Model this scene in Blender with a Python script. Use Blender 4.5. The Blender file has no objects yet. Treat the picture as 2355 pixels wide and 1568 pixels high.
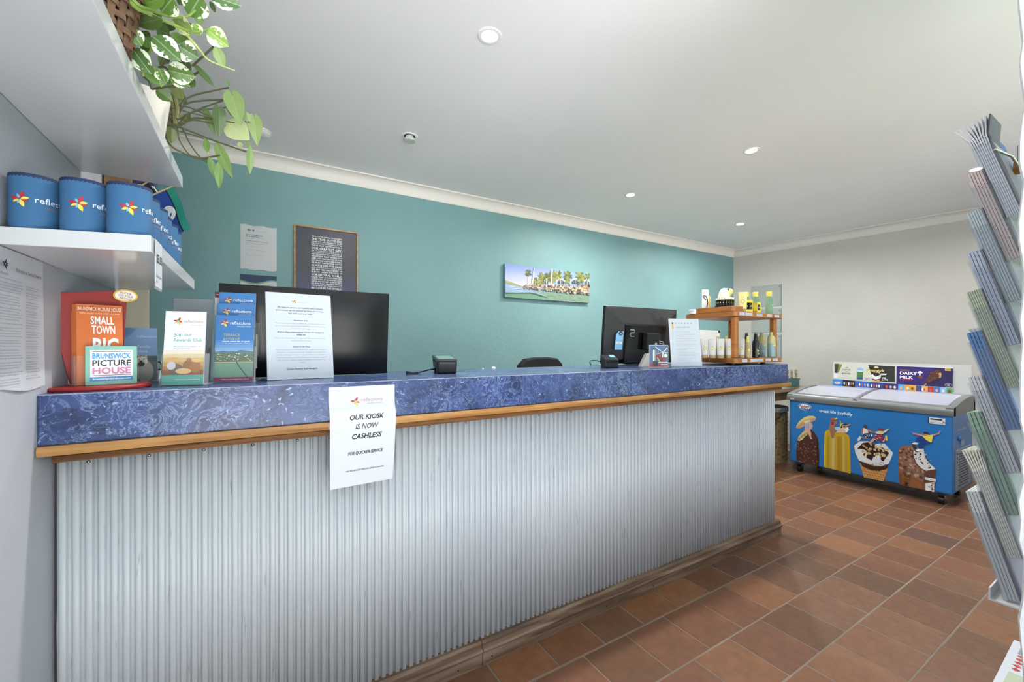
import bpy, bmesh, math, random
from mathutils import Vector, Matrix
random.seed(7)
S = bpy.context.scene
COL = S.collection
R = math.radians

# ------------------------------------------------------------------ camera, world, light, exposure
CAM_H = 1.2; FPX = 963.7; PCX = 1177.5; PHY = 796.7; YAW = R(31.127)
cd = bpy.data.cameras.new('camera'); cd.sensor_width = 36; cd.lens = FPX * 36 / 2355
cd.shift_y = (PHY - 784) / 2355; cd.clip_start = 0.02
cam = bpy.data.objects.new('camera', cd); COL.objects.link(cam)
cam.location = (0, 0, CAM_H); cam.rotation_euler = (R(90), 0, -YAW)
S.camera = cam
w = bpy.data.worlds.new('daylight'); S.world = w; w.use_nodes = True
bg = w.node_tree.nodes['Background']; bg.inputs[0].default_value = (0.80, 0.90, 1.0, 1); bg.inputs[1].default_value = 1.5
S.view_settings.view_transform = 'Standard'; S.view_settings.look = 'None'; S.view_settings.gamma = 1
S.view_settings.exposure = 0.60
S.view_settings.use_curve_mapping = False
LAMP_W = 13.5
sd = bpy.data.lights.new('sun', 'SUN'); sd.energy = 38; sd.angle = R(.6); sd.color = (1, .97, .93)
sun = bpy.data.objects.new('sun', sd); COL.objects.link(sun)
sun.rotation_euler = Vector((.5, -.28, -.82)).to_track_quat('-Z', 'Y').to_euler()

# measuring helpers: a picture point on a real plane of the room
_F = Vector((math.sin(YAW), math.cos(YAW), 0)); _R = Vector((math.cos(YAW), -math.sin(YAW), 0)); _C = Vector((0, 0, CAM_H))
def ray(u, v): return _F + _R * ((u - PCX) / FPX) + Vector((0, 0, (PHY - v) / FPX))
def onz(u, v, z): d = ray(u, v); return _C + d * ((z - CAM_H) / d.z)
def ony(u, v, y): d = ray(u, v); return _C + d * (y / d.y)
def onx(u, v, x): d = ray(u, v); return _C + d * (x / d.x)
def at(u, v, dep): return _C + ray(u, v) * dep

# ------------------------------------------------------------------ materials
def lin(h):
    h = h.lstrip('#'); c = [int(h[i:i+2], 16) / 255 for i in (0, 2, 4)]
    return tuple((x / 12.92 if x <= .04045 else ((x + .055) / 1.055) ** 2.4) for x in c) + (1,)
MATS = {}
def mat(name, col, rough=.5, metal=0., **kw):
    if name in MATS: return MATS[name]
    m = bpy.data.materials.new(name); m.use_nodes = True
    b = m.node_tree.nodes['Principled BSDF']
    b.inputs['Base Color'].default_value = lin(col) if isinstance(col, str) else col
    b.inputs['Roughness'].default_value = rough; b.inputs['Metallic'].default_value = metal
    for k, v in kw.items(): b.inputs[k.replace('_', ' ')].default_value = v
    MATS[name] = m
    return m
def ink(col): return mat('print_' + col.lstrip('#'), col, .55)
def nodes(m): return m.node_tree.nodes, m.node_tree.links, m.node_tree.nodes['Principled BSDF']
def tex(m, kind, scale=5., coord='Object', stretch=(1, 1, 1), **kw):
    n, l, b = nodes(m)
    tc = n.new('ShaderNodeTexCoord'); mp = n.new('ShaderNodeMapping'); mp.inputs['Scale'].default_value = stretch
    t = n.new('ShaderNodeTex' + kind)
    if 'Scale' in t.inputs: t.inputs['Scale'].default_value = scale
    for k, v in kw.items(): t.inputs[k].default_value = v
    l.new(tc.outputs[coord], mp.inputs[0]); l.new(mp.outputs[0], t.inputs['Vector'])
    return t
def ramp(m, src, stops, interp='LINEAR'):
    n, l, b = nodes(m); r = n.new('ShaderNodeValToRGB'); e = r.color_ramp.elements; r.color_ramp.interpolation = interp
    while len(e) < len(stops): e.new(.5)
    for i, (p, c) in enumerate(stops):
        e[i].position = p; e[i].color = lin(c) if isinstance(c, str) else c
    l.new(src, r.inputs[0]); return r
def mixc(m, fac, a, bb, mode='MIX'):
    n, l, b = nodes(m); x = n.new('ShaderNodeMix'); x.data_type = 'RGBA'; x.blend_type = mode
    for i, v in ((0, fac), (6, a), (7, bb)):
        if hasattr(v, 'is_linked'): l.new(v, x.inputs[i])
        else: x.inputs[i].default_value = v
    return x.outputs[2]
def setc(m, out): n, l, b = nodes(m); l.new(out, b.inputs['Base Color'])
def bump(m, src, strength=.1, dist=.01):
    n, l, b = nodes(m); bp = n.new('ShaderNodeBump'); bp.inputs['Strength'].default_value = strength; bp.inputs['Distance'].default_value = dist
    l.new(src, bp.inputs['Height']); l.new(bp.outputs[0], b.inputs['Normal'])

def wallpaint(name, c1, c2, rough=.6, bs=.25):
    m = mat(name, c1, rough)
    t = tex(m, 'Noise', 1.7, Detail=4.); r = ramp(m, t.outputs['Fac'], [(.35, c1), (.65, c2)]); setc(m, r.outputs[0])
    t2 = tex(m, 'Noise', 38., Detail=5.); t3 = tex(m, 'Noise', 6., Detail=3.)
    n, l, b = nodes(m); a = n.new('ShaderNodeMath'); a.operation = 'ADD'; l.new(t2.outputs['Fac'], a.inputs[0]); l.new(t3.outputs['Fac'], a.inputs[1])
    bump(m, a.outputs[0], bs, .006); return m
WHITEWALL = wallpaint('white_wall_paint', '#b9bdc6', '#b3b7c0', .55, .15)
TEAL = wallpaint('teal_wall_paint', '#81aaac', '#7aa3a6', .5, .35)
CREAMWALL = wallpaint('warm_white_wall_paint', '#c8c7c0', '#c1c0b9', .6, .35)
CEIL = wallpaint('ceiling_paint', '#f0f0f1', '#ededee', .6, .03)
CORN = mat('cornice_white', '#f0ece6', .5)
ROUGHWALL = wallpaint('rough_render_white', '#c9ccd0', '#bcc0c4', .8, .9)
GLOSSW = mat('gloss_white_laminate', '#d0d2d5', .12)
WHITE = mat('white_plastic', '#ececea', .4)
PAPER = mat('white_paper', '#cdd0d8', .55)
PAPERG = mat('grey_white_paper', '#d2d6d8', .55)
BLACK = mat('black_plastic', '#17181a', .38)
BLACKG = mat('gloss_black_plastic', '#08090b', .14)
CHROME = mat('chrome', '#c8cacc', .2, 1.)
STEEL = mat('steel_screw', '#8a8a86', .35, 1.)
CREAMT = mat('cream_paint', '#cfcbb4', .5)
def glassmat(name, col, alpha_t=.85, rough=.03, sheet=False):
    m = bpy.data.materials.new(name); m.use_nodes = True; n = m.node_tree.nodes; l = m.node_tree.links; n.clear()
    o = n.new('ShaderNodeOutputMaterial'); mx = n.new('ShaderNodeMixShader'); tr = n.new('ShaderNodeBsdfTransparent'); gl = n.new('ShaderNodeBsdfPrincipled')
    tr.inputs[0].default_value = lin(col); gl.inputs['Base Color'].default_value = lin(col); gl.inputs['Roughness'].default_value = rough
    fr = n.new('ShaderNodeFresnel'); fr.inputs[0].default_value = 1.45
    a = n.new('ShaderNodeMath'); a.operation = 'ADD'; a.use_clamp = True; a.inputs[1].default_value = 1 - alpha_t
    
    ge = n.new('ShaderNodeNewGeometry'); inv = n.new('ShaderNodeMath'); inv.operation = 'SUBTRACT'; inv.inputs[0].default_value = 1; l.new(ge.outputs['Backfacing'], inv.inputs[1])
    mu = n.new('ShaderNodeMath'); mu.operation = 'MULTIPLY'
    if sheet: a.inputs[0].default_value = .04; mu.inputs[1].default_value = 1
    else: l.new(fr.outputs[0], a.inputs[0]); l.new(inv.outputs[0], mu.inputs[1])
    l.new(a.outputs[0], mu.inputs[0]); l.new(mu.outputs[0], mx.inputs[0])
    l.new(tr.outputs[0], mx.inputs[1]); l.new(gl.outputs[0], mx.inputs[2]); l.new(mx.outputs[0], o.inputs[0])
    MATS[name] = m; return m
ACRYL = glassmat('clear_acrylic', '#fbfdfd', .965)
ACRYLG = glassmat('grey_acrylic', '#c9ced2', .62, .12)
ACRYLR = glassmat('scuffed_rack_acrylic', '#f6f8fa', .93, .1)
GLASS = glassmat('freezer_glass', '#f2f2f8', .8, .02)

def woodmat(name, c1, c2, c3, rough=.4, stretch=(1, 14, 14), scale=3.):
    m = mat(name, c1, rough); t = tex(m, 'Noise', scale, stretch=stretch, Detail=6., Distortion=.6)
    r = ramp(m, t.outputs['Fac'], [(.3, c2), (.5, c1), (.72, c3)]); setc(m, r.outputs[0]); bump(m, t.outputs['Fac'], .08, .004); return m
TRIMW = woodmat('honey_timber_trim', '#a97a43', '#8a5f30', '#c29558')
TRIMD = woodmat('dark_timber_trim', '#7a5230', '#54361d', '#91673d')
PLINTHW = woodmat('worn_brown_timber', '#6b5440', '#493727', '#8a7762', .6)
RACKW = woodmat('orange_brown_timber', '#a86c34', '#8f5626', '#b87c42', .4, (1.2, 1.2, 9), 2.5)
DESKW = woodmat('desk_timber', '#8f7c62', '#7a684f', '#a08d74', .5)
# blue marbled laminate
BLUE = mat('blue_marble_laminate', '#46547f', .25, Specular_IOR_Level=.3)
def _blue():
    m = BLUE; n, l, b = nodes(m)
    t1 = tex(m, 'Noise', 8., Detail=9., Roughness=.7, Distortion=.8); r1 = ramp(m, t1.outputs['Fac'], [(.30, '#222a44'), (.42, '#303c61'), (.55, '#3d4d7b'), (.75, '#4f6294')])
    t2 = tex(m, 'Noise', 15., Detail=9., Roughness=.72, Distortion=2.2)
    r2 = ramp(m, t2.outputs['Fac'], [(.47, (0, 0, 0, 1)), (.5, (1, 1, 1, 1)), (.53, (0, 0, 0, 1))])
    t3 = tex(m, 'Noise', 3.2, Detail=3.); r3 = ramp(m, t3.outputs['Fac'], [(.42, (0, 0, 0, 1)), (.62, (.75, .75, .75, 1))])
    f = mixc(m, 1., r2.outputs[0], r3.outputs[0], 'MULTIPLY')
    c = mixc(m, f, r1.outputs[0], lin('#8a9ec6'))
    t4 = tex(m, 'Noise', 26., Detail=4., Distortion=1.5); r4 = ramp(m, t4.outputs['Fac'], [(.3, (.75, .75, .75, 1)), (.34, (0, 0, 0, 1))])
    c2 = mixc(m, r4.outputs[0], c, lin('#2f3954'))
    t5 = tex(m, 'Noise', 34., Detail=6., Distortion=3.); r5 = ramp(m, t5.outputs['Fac'], [(.62, (0, 0, 0, 1)), (.7, (.8, .8, .8, 1))])
    setc(m, mixc(m, r5.outputs[0], c2, lin('#a3b6dc')))
_blue()
# galvanised corrugated sheet
GALV = mat('galvanised_sheet', '#c4cace', .5, .0)
def _galv():
    m = GALV; t = tex(m, 'Noise', 2.2, stretch=(1, 1, .35), Detail=4.); r = ramp(m, t.outputs['Fac'], [(.3, '#b8bfc5'), (.55, '#c3c9cd'), (.8, '#babfc2')])
    t2 = tex(m, 'Noise', 14., stretch=(6, 6, .6), Detail=3.); r2 = ramp(m, t2.outputs['Fac'], [(.27, (.55, .55, .55, 1)), (.33, (0, 0, 0, 1))])
    setc(m, mixc(m, r2.outputs[0], r.outputs[0], lin('#7d8890')))
    t3 = tex(m, 'Noise', 60., Detail=2.); bump(m, t3.outputs['Fac'], .05, .002)
_galv()
TERRA = mat('terracotta_tile', '#8f6650', .42)
def _terra():
    m = TERRA; n, l, b = nodes(m); oi = n.new('ShaderNodeObjectInfo')
    r = ramp(m, oi.outputs['Random'], [(0., '#634631'), (.2, '#724c33'), (.42, '#744d3a'), (.6, '#7e5538'), (.8, '#855b3d'), (1., '#604638')])
    t = tex(m, 'Noise', 4., 'Generated', Detail=4.); r2 = ramp(m, t.outputs['Fac'], [(.3, (.82, .82, .82, 1)), (.7, (1.1, 1.08, 1.05, 1))])
    t3 = tex(m, 'Noise', 60., 'Generated', Detail=3.); r3 = ramp(m, t3.outputs['Fac'], [(.25, (.8, .8, .8, 1)), (.4, (1, 1, 1, 1))])
    setc(m, mixc(m, 1., mixc(m, 1., r.outputs[0], r2.outputs[0], 'MULTIPLY'), r3.outputs[0], 'MULTIPLY'))
    t4 = tex(m, 'Noise', 6., 'Generated', Detail=4.); rr = ramp(m, t4.outputs['Fac'], [(.3, (.34, .34, .34, 1)), (.7, (.52, .52, .52, 1))]); l.new(rr.outputs[0], b.inputs['Roughness'])
    bump(m, t.outputs['Fac'], .12, .004)
_terra()
TERRAFIELD = mat('terracotta_tiling_far', '#8a6249', .5)
def _tf():
    m = TERRAFIELD; t = tex(m, 'Brick', 1.); t.inputs['Color1'].default_value = lin('#80593f'); t.inputs['Color2'].default_value = lin('#91654a'); t.inputs['Mortar'].default_value = lin('#8d8072')
    t.inputs['Brick Width'].default_value = .2295; t.inputs['Row Height'].default_value = .2335; t.inputs['Mortar Size'].default_value = .004
    setc(m, t.outputs['Color'])
_tf()
GROUT = wallpaint('grey_grout', '#8a7d70', '#756859', .9, .2)
NEO = mat('blue_neoprene', '#386893', .8); NEOD = mat('navy_stitching', '#1c2f57', .7)
def _weave(name, c1, c2, sc):
    m = mat(name, c1, .75); t = tex(m, 'Noise', sc, Detail=4.); r = ramp(m, t.outputs['Fac'], [(.35, c2), (.65, c1)]); setc(m, r.outputs[0]); bump(m, t.outputs['Fac'], .4, .01); return m
WICKER = _weave('brown_wicker', '#7d5f47', '#5b432f', 30.)
SEAGRASS = _weave('seagrass', '#a58f66', '#7b6845', 40.)
# leaves
def leafmat(name, green, green2, pale, amount, rough=.38):
    m = mat(name, green, rough); n, l, b = nodes(m)
    uv = n.new('ShaderNodeUVMap'); sp = n.new('ShaderNodeSeparateXYZ'); l.new(uv.outputs[0], sp.inputs[0])
    ab = n.new('ShaderNodeMath'); ab.operation = 'ABSOLUTE'; su = n.new('ShaderNodeMath'); su.operation = 'SUBTRACT'; su.inputs[1].default_value = .5
    l.new(sp.outputs[0], su.inputs[0]); l.new(su.outputs[0], ab.inputs[0])
    t = tex(m, 'Noise', 7., 'UV', Detail=3., Distortion=.5); oi = n.new('ShaderNodeObjectInfo'); ml = n.new('ShaderNodeMath'); ml.operation = 'MULTIPLY'; ml.inputs[1].default_value = 40
    t.noise_dimensions = '4D'; l.new(oi.outputs['Random'], ml.inputs[0]); l.new(ml.outputs[0], t.inputs['W'])
    a = n.new('ShaderNodeMath'); a.operation = 'MULTIPLY_ADD'; a.inputs[1].default_value = 1.1; l.new(ab.outputs[0], a.inputs[0]); l.new(t.outputs['Fac'], a.inputs[2])
    r = ramp(m, a.outputs[0], [(amount, (0, 0, 0, 1)), (amount + .03, (1, 1, 1, 1))])
    g = ramp(m, oi.outputs['Random'], [(0, green), (1, green2)])
    vein = ramp(m, ab.outputs[0], [(.012, (.25, .25, .25, 1)), (.03, (0, 0, 0, 1))])
    c = mixc(m, r.outputs[0], g.outputs[0], lin(pale)); setc(m, mixc(m, vein.outputs[0], c, lin(pale)))
    b.inputs['Subsurface Weight'].default_value = 0.0
    t2 = tex(m, 'Noise', 12., 'UV', Detail=2.); bump(m, t2.outputs['Fac'], .15, .004)
    return m
VARI = leafmat('variegated_leaf', '#4f6f3c', '#62863c', '#e6ecd8', .80)
VARI2 = leafmat('cream_variegated_leaf', '#7da24e', '#8fb050', '#eceec0', .74)
GREENL = leafmat('green_leaf', '#5a7d38', '#6d9040', '#a9c47a', 1.2)
DARKL = leafmat('dark_leaf', '#46602f', '#566f35', '#8aa05c', 1.2)
PALEL = leafmat('pale_arrowhead_leaf', '#748e4e', '#819a5a', '#a2b57c', 1.15)
UNDERL = leafmat('leaf_underside', '#b4bf8c', '#b0bd86', '#c9d0a6', 1.2)
OLIVE = leafmat('olive_leaf', '#66703c', '#6f7a44', '#8a925c', 1.2)
STEMG = mat('green_stem', '#7e9a48', .5); STEMD = mat('olive_stem', '#4d5030', .55)

# ------------------------------------------------------------------ mesh helpers
class MB:
    def __init__(s): s.v = []; s.f = []; s.m = []
    def add(s, vs, fs, mi=0):
        o = len(s.v); s.v += [tuple(x) for x in vs]
        for q in fs: s.f.append(tuple(i + o for i in q)); s.m.append(mi)
        return s
    def box(s, x0, x1, y0, y1, z0, z1, mi=0):
        vs = [(x, y, z) for z in (z0, z1) for y in (y0, y1) for x in (x0, x1)]
        return s.add(vs, [(0, 2, 3, 1), (4, 5, 7, 6), (0, 1, 5, 4), (2, 6, 7, 3), (0, 4, 6, 2), (1, 3, 7, 5)], mi)
    def hexa(s, b, t, mi=0):                                  # bottom ring, top ring (lists of points)
        n = len(b); vs = list(b) + list(t)
        fs = [tuple(reversed(range(n))), tuple(range(n, 2 * n))] + [(i, (i + 1) % n, n + (i + 1) % n, n + i) for i in range(n)]
        return s.add(vs, fs, mi)
    def prism(s, pts, axis, a, b, mi=0):                      # 2D outline extruded along an axis
        f = {'x': lambda p, t: (t, p[0], p[1]), 'y': lambda p, t: (p[0], t, p[1]), 'z': lambda p, t: (p[0], p[1], t)}[axis]
        return s.hexa([f(p, a) for p in pts], [f(p, b) for p in pts], mi)
    def cyl(s, p0, p1, r0, r1=None, n=16, mi=0, cap=True):
        p0, p1 = Vector(p0), Vector(p1); r1 = r0 if r1 is None else r1
        d = (p1 - p0).normalized(); a = d.orthogonal().normalized(); b = d.cross(a)
        vs = []
        for p, r in ((p0, r0), (p1, r1)):
            for i in range(n): t = 2 * math.pi * i / n; vs.append(p + a * (r * math.cos(t)) + b * (r * math.sin(t)))
        fs = [(i, (i + 1) % n, n + (i + 1) % n, n + i) for i in range(n)]
        if cap: fs += [tuple(reversed(range(n))), tuple(range(n, 2 * n))]
        return s.add(vs, fs, mi)
    def lathe(s, prof, c=(0, 0, 0), n=20, mi=0, sx=1., sy=1., rz=0.):
        vs = []; fs = []; k = len(prof)
        for i in range(n):
            t = 2 * math.pi * i / n; x = math.cos(t) * sx; y = math.sin(t) * sy
            xx = x * math.cos(rz) - y * math.sin(rz); yy = x * math.sin(rz) + y * math.cos(rz)
            for r, z in prof: vs.append((c[0] + r * xx, c[1] + r * yy, c[2] + z))
        for i in range(n):
            j = (i + 1) % n
            for q in range(k - 1): fs.append((i * k + q, j * k + q, j * k + q + 1, i * k + q + 1))
        if prof[0][0] > 1e-6: fs.append(tuple(reversed([i * k for i in range(n)])))
        if prof[-1][0] > 1e-6: fs.append(tuple(i * k + k - 1 for i in range(n)))
        return s.add(vs, fs, mi)
    def tube(s, pts, r, n=8, mi=0, r1=None):
        pts = [Vector(p) for p in pts]; N = len(pts); vs = []; up = None
        for i, p in enumerate(pts):
            d = (pts[min(i + 1, N - 1)] - pts[max(i - 1, 0)]).normalized()
            if up is None: up = d.orthogonal().normalized()
            up = (up - d * up.dot(d)).normalized(); b = d.cross(up); rr = r if r1 is None else r + (r1 - r) * i / (N - 1)
            for k in range(n): t = 2 * math.pi * k / n; vs.append(p + up * (rr * math.cos(t)) + b * (rr * math.sin(t)))
        fs = [(i * n + k, i * n + (k + 1) % n, (i + 1) * n + (k + 1) % n, (i + 1) * n + k) for i in range(N - 1) for k in range(n)]
        fs += [tuple(reversed(range(n))), tuple((N - 1) * n + k for k in range(n))]
        return s.add(vs, fs, mi)
    def ball(s, c, rx, ry=None, rz=None, n=14, m=8, mi=0):
        ry = rx if ry is None else ry; rz = rx if rz is None else rz
        prof = [(math.sin(math.pi * i / m), -math.cos(math.pi * i / m)) for i in range(m + 1)]
        o = len(s.v); s.lathe([(max(a, 0), b) for a, b in prof], (0, 0, 0), n, mi)
        for i in range(o, len(s.v)): x, y, z = s.v[i]; s.v[i] = (c[0] + x * rx, c[1] + y * ry, c[2] + z * rz)
        return s
    def build(s, name, m, parent=None, smooth=False, bevel=0., world=True, label=None, sub=0, seg=2):
        vs = s.v
        if parent is not None and world:
            o = Vector((0, 0, 0)); p = parent
            while p is not None: o += Vector(p.location); p = p.parent
            vs = [(x - o.x, y - o.y, z - o.z) for x, y, z in vs]
        me = bpy.data.meshes.new(name); me.from_pydata(vs, [], s.f)
        for q in (m if isinstance(m, (list, tuple)) else [m]): me.materials.append(q)
        if any(s.m): me.polygons.foreach_set('material_index', s.m)
        bm = bmesh.new(); bm.from_mesh(me); bmesh.ops.recalc_face_normals(bm, faces=bm.faces); bm.to_mesh(me); bm.free()
        if smooth:
            me.polygons.foreach_set('use_smooth', [True] * len(me.polygons))
        o = bpy.data.objects.new(name, me); COL.objects.link(o)
        if parent is not None: o.parent = parent
        if bevel: b = o.modifiers.new('edge', 'BEVEL'); b.width = bevel; b.segments = seg; b.limit_method = 'ANGLE'; b.angle_limit = R(40)
        if sub: q = o.modifiers.new('sub', 'SUBSURF'); q.levels = sub; q.render_levels = sub
        if smooth:
            try: me.set_sharp_from_angle(angle=R(42))
            except Exception: pass
        if label: o['label'] = label
        return o
def tag(o, label, cat, group=None, kind=None):
    o['label'] = label; o['category'] = cat
    if group: o['group'] = group
    if kind: o['kind'] = kind
    return o
def thing(name, label, cat, loc=(0, 0, 0), rz=0., group=None, rx=0.):
    o = bpy.data.objects.new(name, None); COL.objects.link(o); o.empty_display_size = .05
    o.location = loc; o.rotation_euler = (rx, 0, rz); return tag(o, label, cat, group)
def struct(o): o['kind'] = 'structure'; return o
def copytree(o, parent=None):
    c = o.copy(); COL.objects.link(c); c.parent = parent
    for ch in o.children: copytree(ch, c)
    return c

_txt = {}
def textmesh(s, bold=0., shear=0., res=2, space=1.):
    k = (s, bold, shear, res, space)
    if k not in _txt:
        c = bpy.data.curves.new('t', 'FONT'); c.body = s; c.size = 1; c.offset = bold; c.shear = shear; c.resolution_u = res; c.space_character = space
        o = bpy.data.objects.new('t', c); me = bpy.data.meshes.new_from_object(o)
        vs = [tuple(v.co[:2]) for v in me.vertices]; fs = [tuple(p.vertices) for p in me.polygons]
        bpy.data.objects.remove(o); bpy.data.curves.remove(c); bpy.data.meshes.remove(me)
        x0 = min([v[0] for v in vs] or [0]); x1 = max([v[0] for v in vs] or [1])
        _txt[k] = ([(v[0] - x0, v[1]) for v in vs], fs, x1 - x0)
    return _txt[k]
class Print:
    """flat ink on a surface: mp(x, y, layer) -> point"""
    def __init__(s, mp): s.mp = mp; s.mb = MB(); s.mats = []; s.k = 0
    def mi(s, col):
        m = ink(col) if isinstance(col, str) else col
        if m not in s.mats: s.mats.append(m)
        return s.mats.index(m)
    def poly(s, pts, col, L=1): s.k += 1; s.mb.add([s.mp(x, y, L + s.k * .02) for x, y in pts], [tuple(range(len(pts)))], s.mi(col)); return s
    def rect(s, x0, y0, x1, y1, col, L=1): return s.poly([(x0, y0), (x1, y0), (x1, y1), (x0, y1)], col, L)
    def ell(s, cx, cy, rx, ry, col, L=1, rot=0., n=22, a0=0., a1=2 * math.pi):
        c, q = math.cos(rot), math.sin(rot); P = []
        for i in range(n):
            t = a0 + (a1 - a0) * i / (n if abs(a1 - a0 - 2 * math.pi) < 1e-6 else n - 1); x, y = rx * math.cos(t), ry * math.sin(t); P.append((cx + x * c - y * q, cy + x * q + y * c))
        return s.poly(P, col, L)
    def line(s, pts, wd, col, L=1):
        for (a, b), (c, d) in zip(pts, pts[1:]):
            l = math.hypot(c - a, d - b) or 1e-9; nx, ny = -(d - b) / l * wd / 2, (c - a) / l * wd / 2
            s.poly([(a + nx, b + ny), (a - nx, b - ny), (c - nx, d - ny), (c + nx, d + ny)], col, L)
        return s
    def petal(s, cx, cy, ang, ln, wd, col, L=1, r0=.0):
        P = []; c, q = math.cos(ang), math.sin(ang)
        for i in range(8): t = i / 7; P.append((r0 + (ln - r0) * t, wd / 2 * math.sin(math.pi * t ** .85)))
        P = P + [(x, -y) for x, y in reversed(P[1:-1])]
        return s.poly([(cx + x * c - y * q, cy + x * q + y * c) for x, y in P], col, L)
    def text(s, t, x, y, size, col, al='L', bold=0., shear=0., width=None, L=1, res=2, rot=0., height=None):
        vs, fs, wd = textmesh(t, bold, shear, res)
        sx = size if width is None else width / max(wd, 1e-6); sy = size; W = wd * sx
        ox = {'L': 0, 'C': -W / 2, 'R': -W}[al]; c, q = math.cos(rot), math.sin(rot); s.k += 1
        out = []
        for a, b in vs: px, py = ox + a * sx, b * sy; out.append(s.mp(x + px * c - py * q, y + px * q + py * c, L + s.k * .02))
        s.mb.add(out, fs, s.mi(col)); return s
    def flower(s, cx, cy, r, L=1, red='#b3233f', yel='#f0cf3a', blu='#45b5cf'):
        for a, l, wd, c in ((68, 1, .42, red), (14, .85, .34, yel), (-16, .85, .3, red), (-68, 1, .42, yel), (-108, .62, .26, blu), (-152, .78, .3, yel), (168, 1., .36, red), (113, .62, .28, blu)):
            s.petal(cx, cy, R(a), r * l, r * wd, c, L, r * .08)
        return s
    def build(s, name, parent, label=None):
        if not s.mb.f: return None
        me = bpy.data.meshes.new(name); me.from_pydata(s.mb.v, [], s.mb.f)
        for m in s.mats: me.materials.append(m)
        me.polygons.foreach_set('material_index', s.mb.m)
        o = bpy.data.objects.new(name, me); COL.objects.link(o); o.parent = parent
        if label: o['label'] = label
        return o
LAY = .0006
def planemap(o, xa, ya, n):
    o, xa, ya, n = Vector(o), Vector(xa), Vector(ya), Vector(n)
    return lambda x, y, L: o + xa * x + ya * y + n * (LAY * L)
def para(P, lines, x, y, size, lead, col, al='C', bold=0., width=None):
    for t in lines:
        if t: P.text(t, x, y, size, col, al, bold, res=1)
        y -= lead
    return y

# ------------------------------------------------------------------ the setting
YF0 = -.42; XL = -0.425; YB = 3.3; ZC = 2.49; TOP = 1.092
RWa = Vector((5.487, 3.3)); RWb = Vector((5.487 + .1263 * 3.72, 3.3 - 3.72))      # right wall stands a little askew
RDIR = (RWb - RWa).normalized()
def wall(name, pts, z0, z1, m):
    return struct(MB().prism(pts, 'z', z0, z1).build(name, m))
wall('wall_back', [(-1.6, YB), (5.7, YB), (5.7, YB + .12), (-1.6, YB + .12)], 0, ZC, TEAL)
wall('wall_right', [(RWa.x, RWa.y), (RWb.x, RWb.y), (RWb.x + .12, RWb.y), (RWa.x + .12, RWa.y)], 0, ZC, CREAMWALL)
wall('wall_left', [(XL, -.42), (XL, 1.985), (XL - .12, 1.985), (XL - .12, -.42)], 0, ZC, WHITEWALL)
wall('wall_left_far', [(-.70, 1.985), (-.70, YB), (-.82, YB), (-.82, 1.985)], 0, ZC, WHITEWALL)
wall('wall_left_return', [(-.82, 1.985), (XL - .12, 1.985), (XL - .12, 1.9), (-.82, 1.9)], 0, ZC, WHITEWALL)
struct(MB().box(-.85, 6.3, YF0, YB + .12, ZC, ZC + .1).build('ceiling', CEIL))
# shop front: the open doorway the camera stands in, with an unseen window and outdoor ground added for the light
YF = -.30
struct(MB().box(-.85, 6.3, YF - .12, YF, 2.36, ZC).build('wall_front_head', WHITEWALL))
wall('wall_front_pier', [(3.6, YF - .12), (6.25, YF - .12), (6.25, YF), (3.6, YF)], 0, ZC, WHITEWALL)
wall('wall_under_added_window', [(1.5, YF - .12), (3.6, YF - .12), (3.6, YF), (1.5, YF)], 0, .6, WHITEWALL)  # low wall under the added window, opening sized to admit sky light
for i, x in enumerate((1.5, 2.2, 2.9, 3.55)):
    MB().box(x, x + .05, YF - .09, YF - .03, .6, 2.36).build('added_window_mullion' if 0 else 'trim_%d' % (10 + i), mat('added_window_frame', '#e4e6e8', .4)).__setitem__('kind', 'structure')  # frames of the unseen window added to let sky light in
struct(MB().box(1.35, 20, -18, YF - .12, -.16, -.012).build('added_dark_ground', wallpaint('added_ground_green', '#3a4a28', '#44562e', .9, .5)))  # unseen dark ground, added so little light bounces to the ceiling here
struct(MB().box(-14, 1.35, -18, YF - .12, -.16, -.01).build('added_bounce_ground', wallpaint('bounce_ground_pale', '#d6d7d8', '#cccdce', .8, .2)))  # unseen pale ground, added to bounce sunlight up onto the ceiling
# cream architrave at the left end of the teal wall
t = struct(MB().box(-.70, -.565, YB - .03, YB - .001, 0, 2.1).build('trim_3', CREAMT, bevel=.004))
# near white rendered wall end at the right edge of the view, with an uneven arris
def near_wall():
    rng = random.Random(3); mb = MB(); X0, Y0, D = 1.163, .173, .42; N = 70
    prof = [(X0, Y0 - D), (X0, Y0 - .02), (X0 + .0, Y0 - .004), (X0 + .012, Y0), (X0 + .34, Y0), (X0 + .34, Y0 - D)]
    rings = []
    for i in range(N + 1):
        z = ZC * i / N; j = rng.uniform(-.004, .004)
        rings.append([(x + (rng.uniform(-.001, .001) if k < 3 else 0), y + (j if k in (2, 3) else j * .5 if k == 1 else 0), z) for k, (x, y) in enumerate(prof)])
    vs = [p for r in rings for p in r]; n = len(prof)
    fs = [(i * n + k, i * n + (k + 1) % n, (i + 1) * n + (k + 1) % n, (i + 1) * n + k) for i in range(N) for k in range(n)]
    mb.add(vs, fs); return struct(mb.build('wall_near_right', ROUGHWALL, smooth=True))
near_wall()
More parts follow.
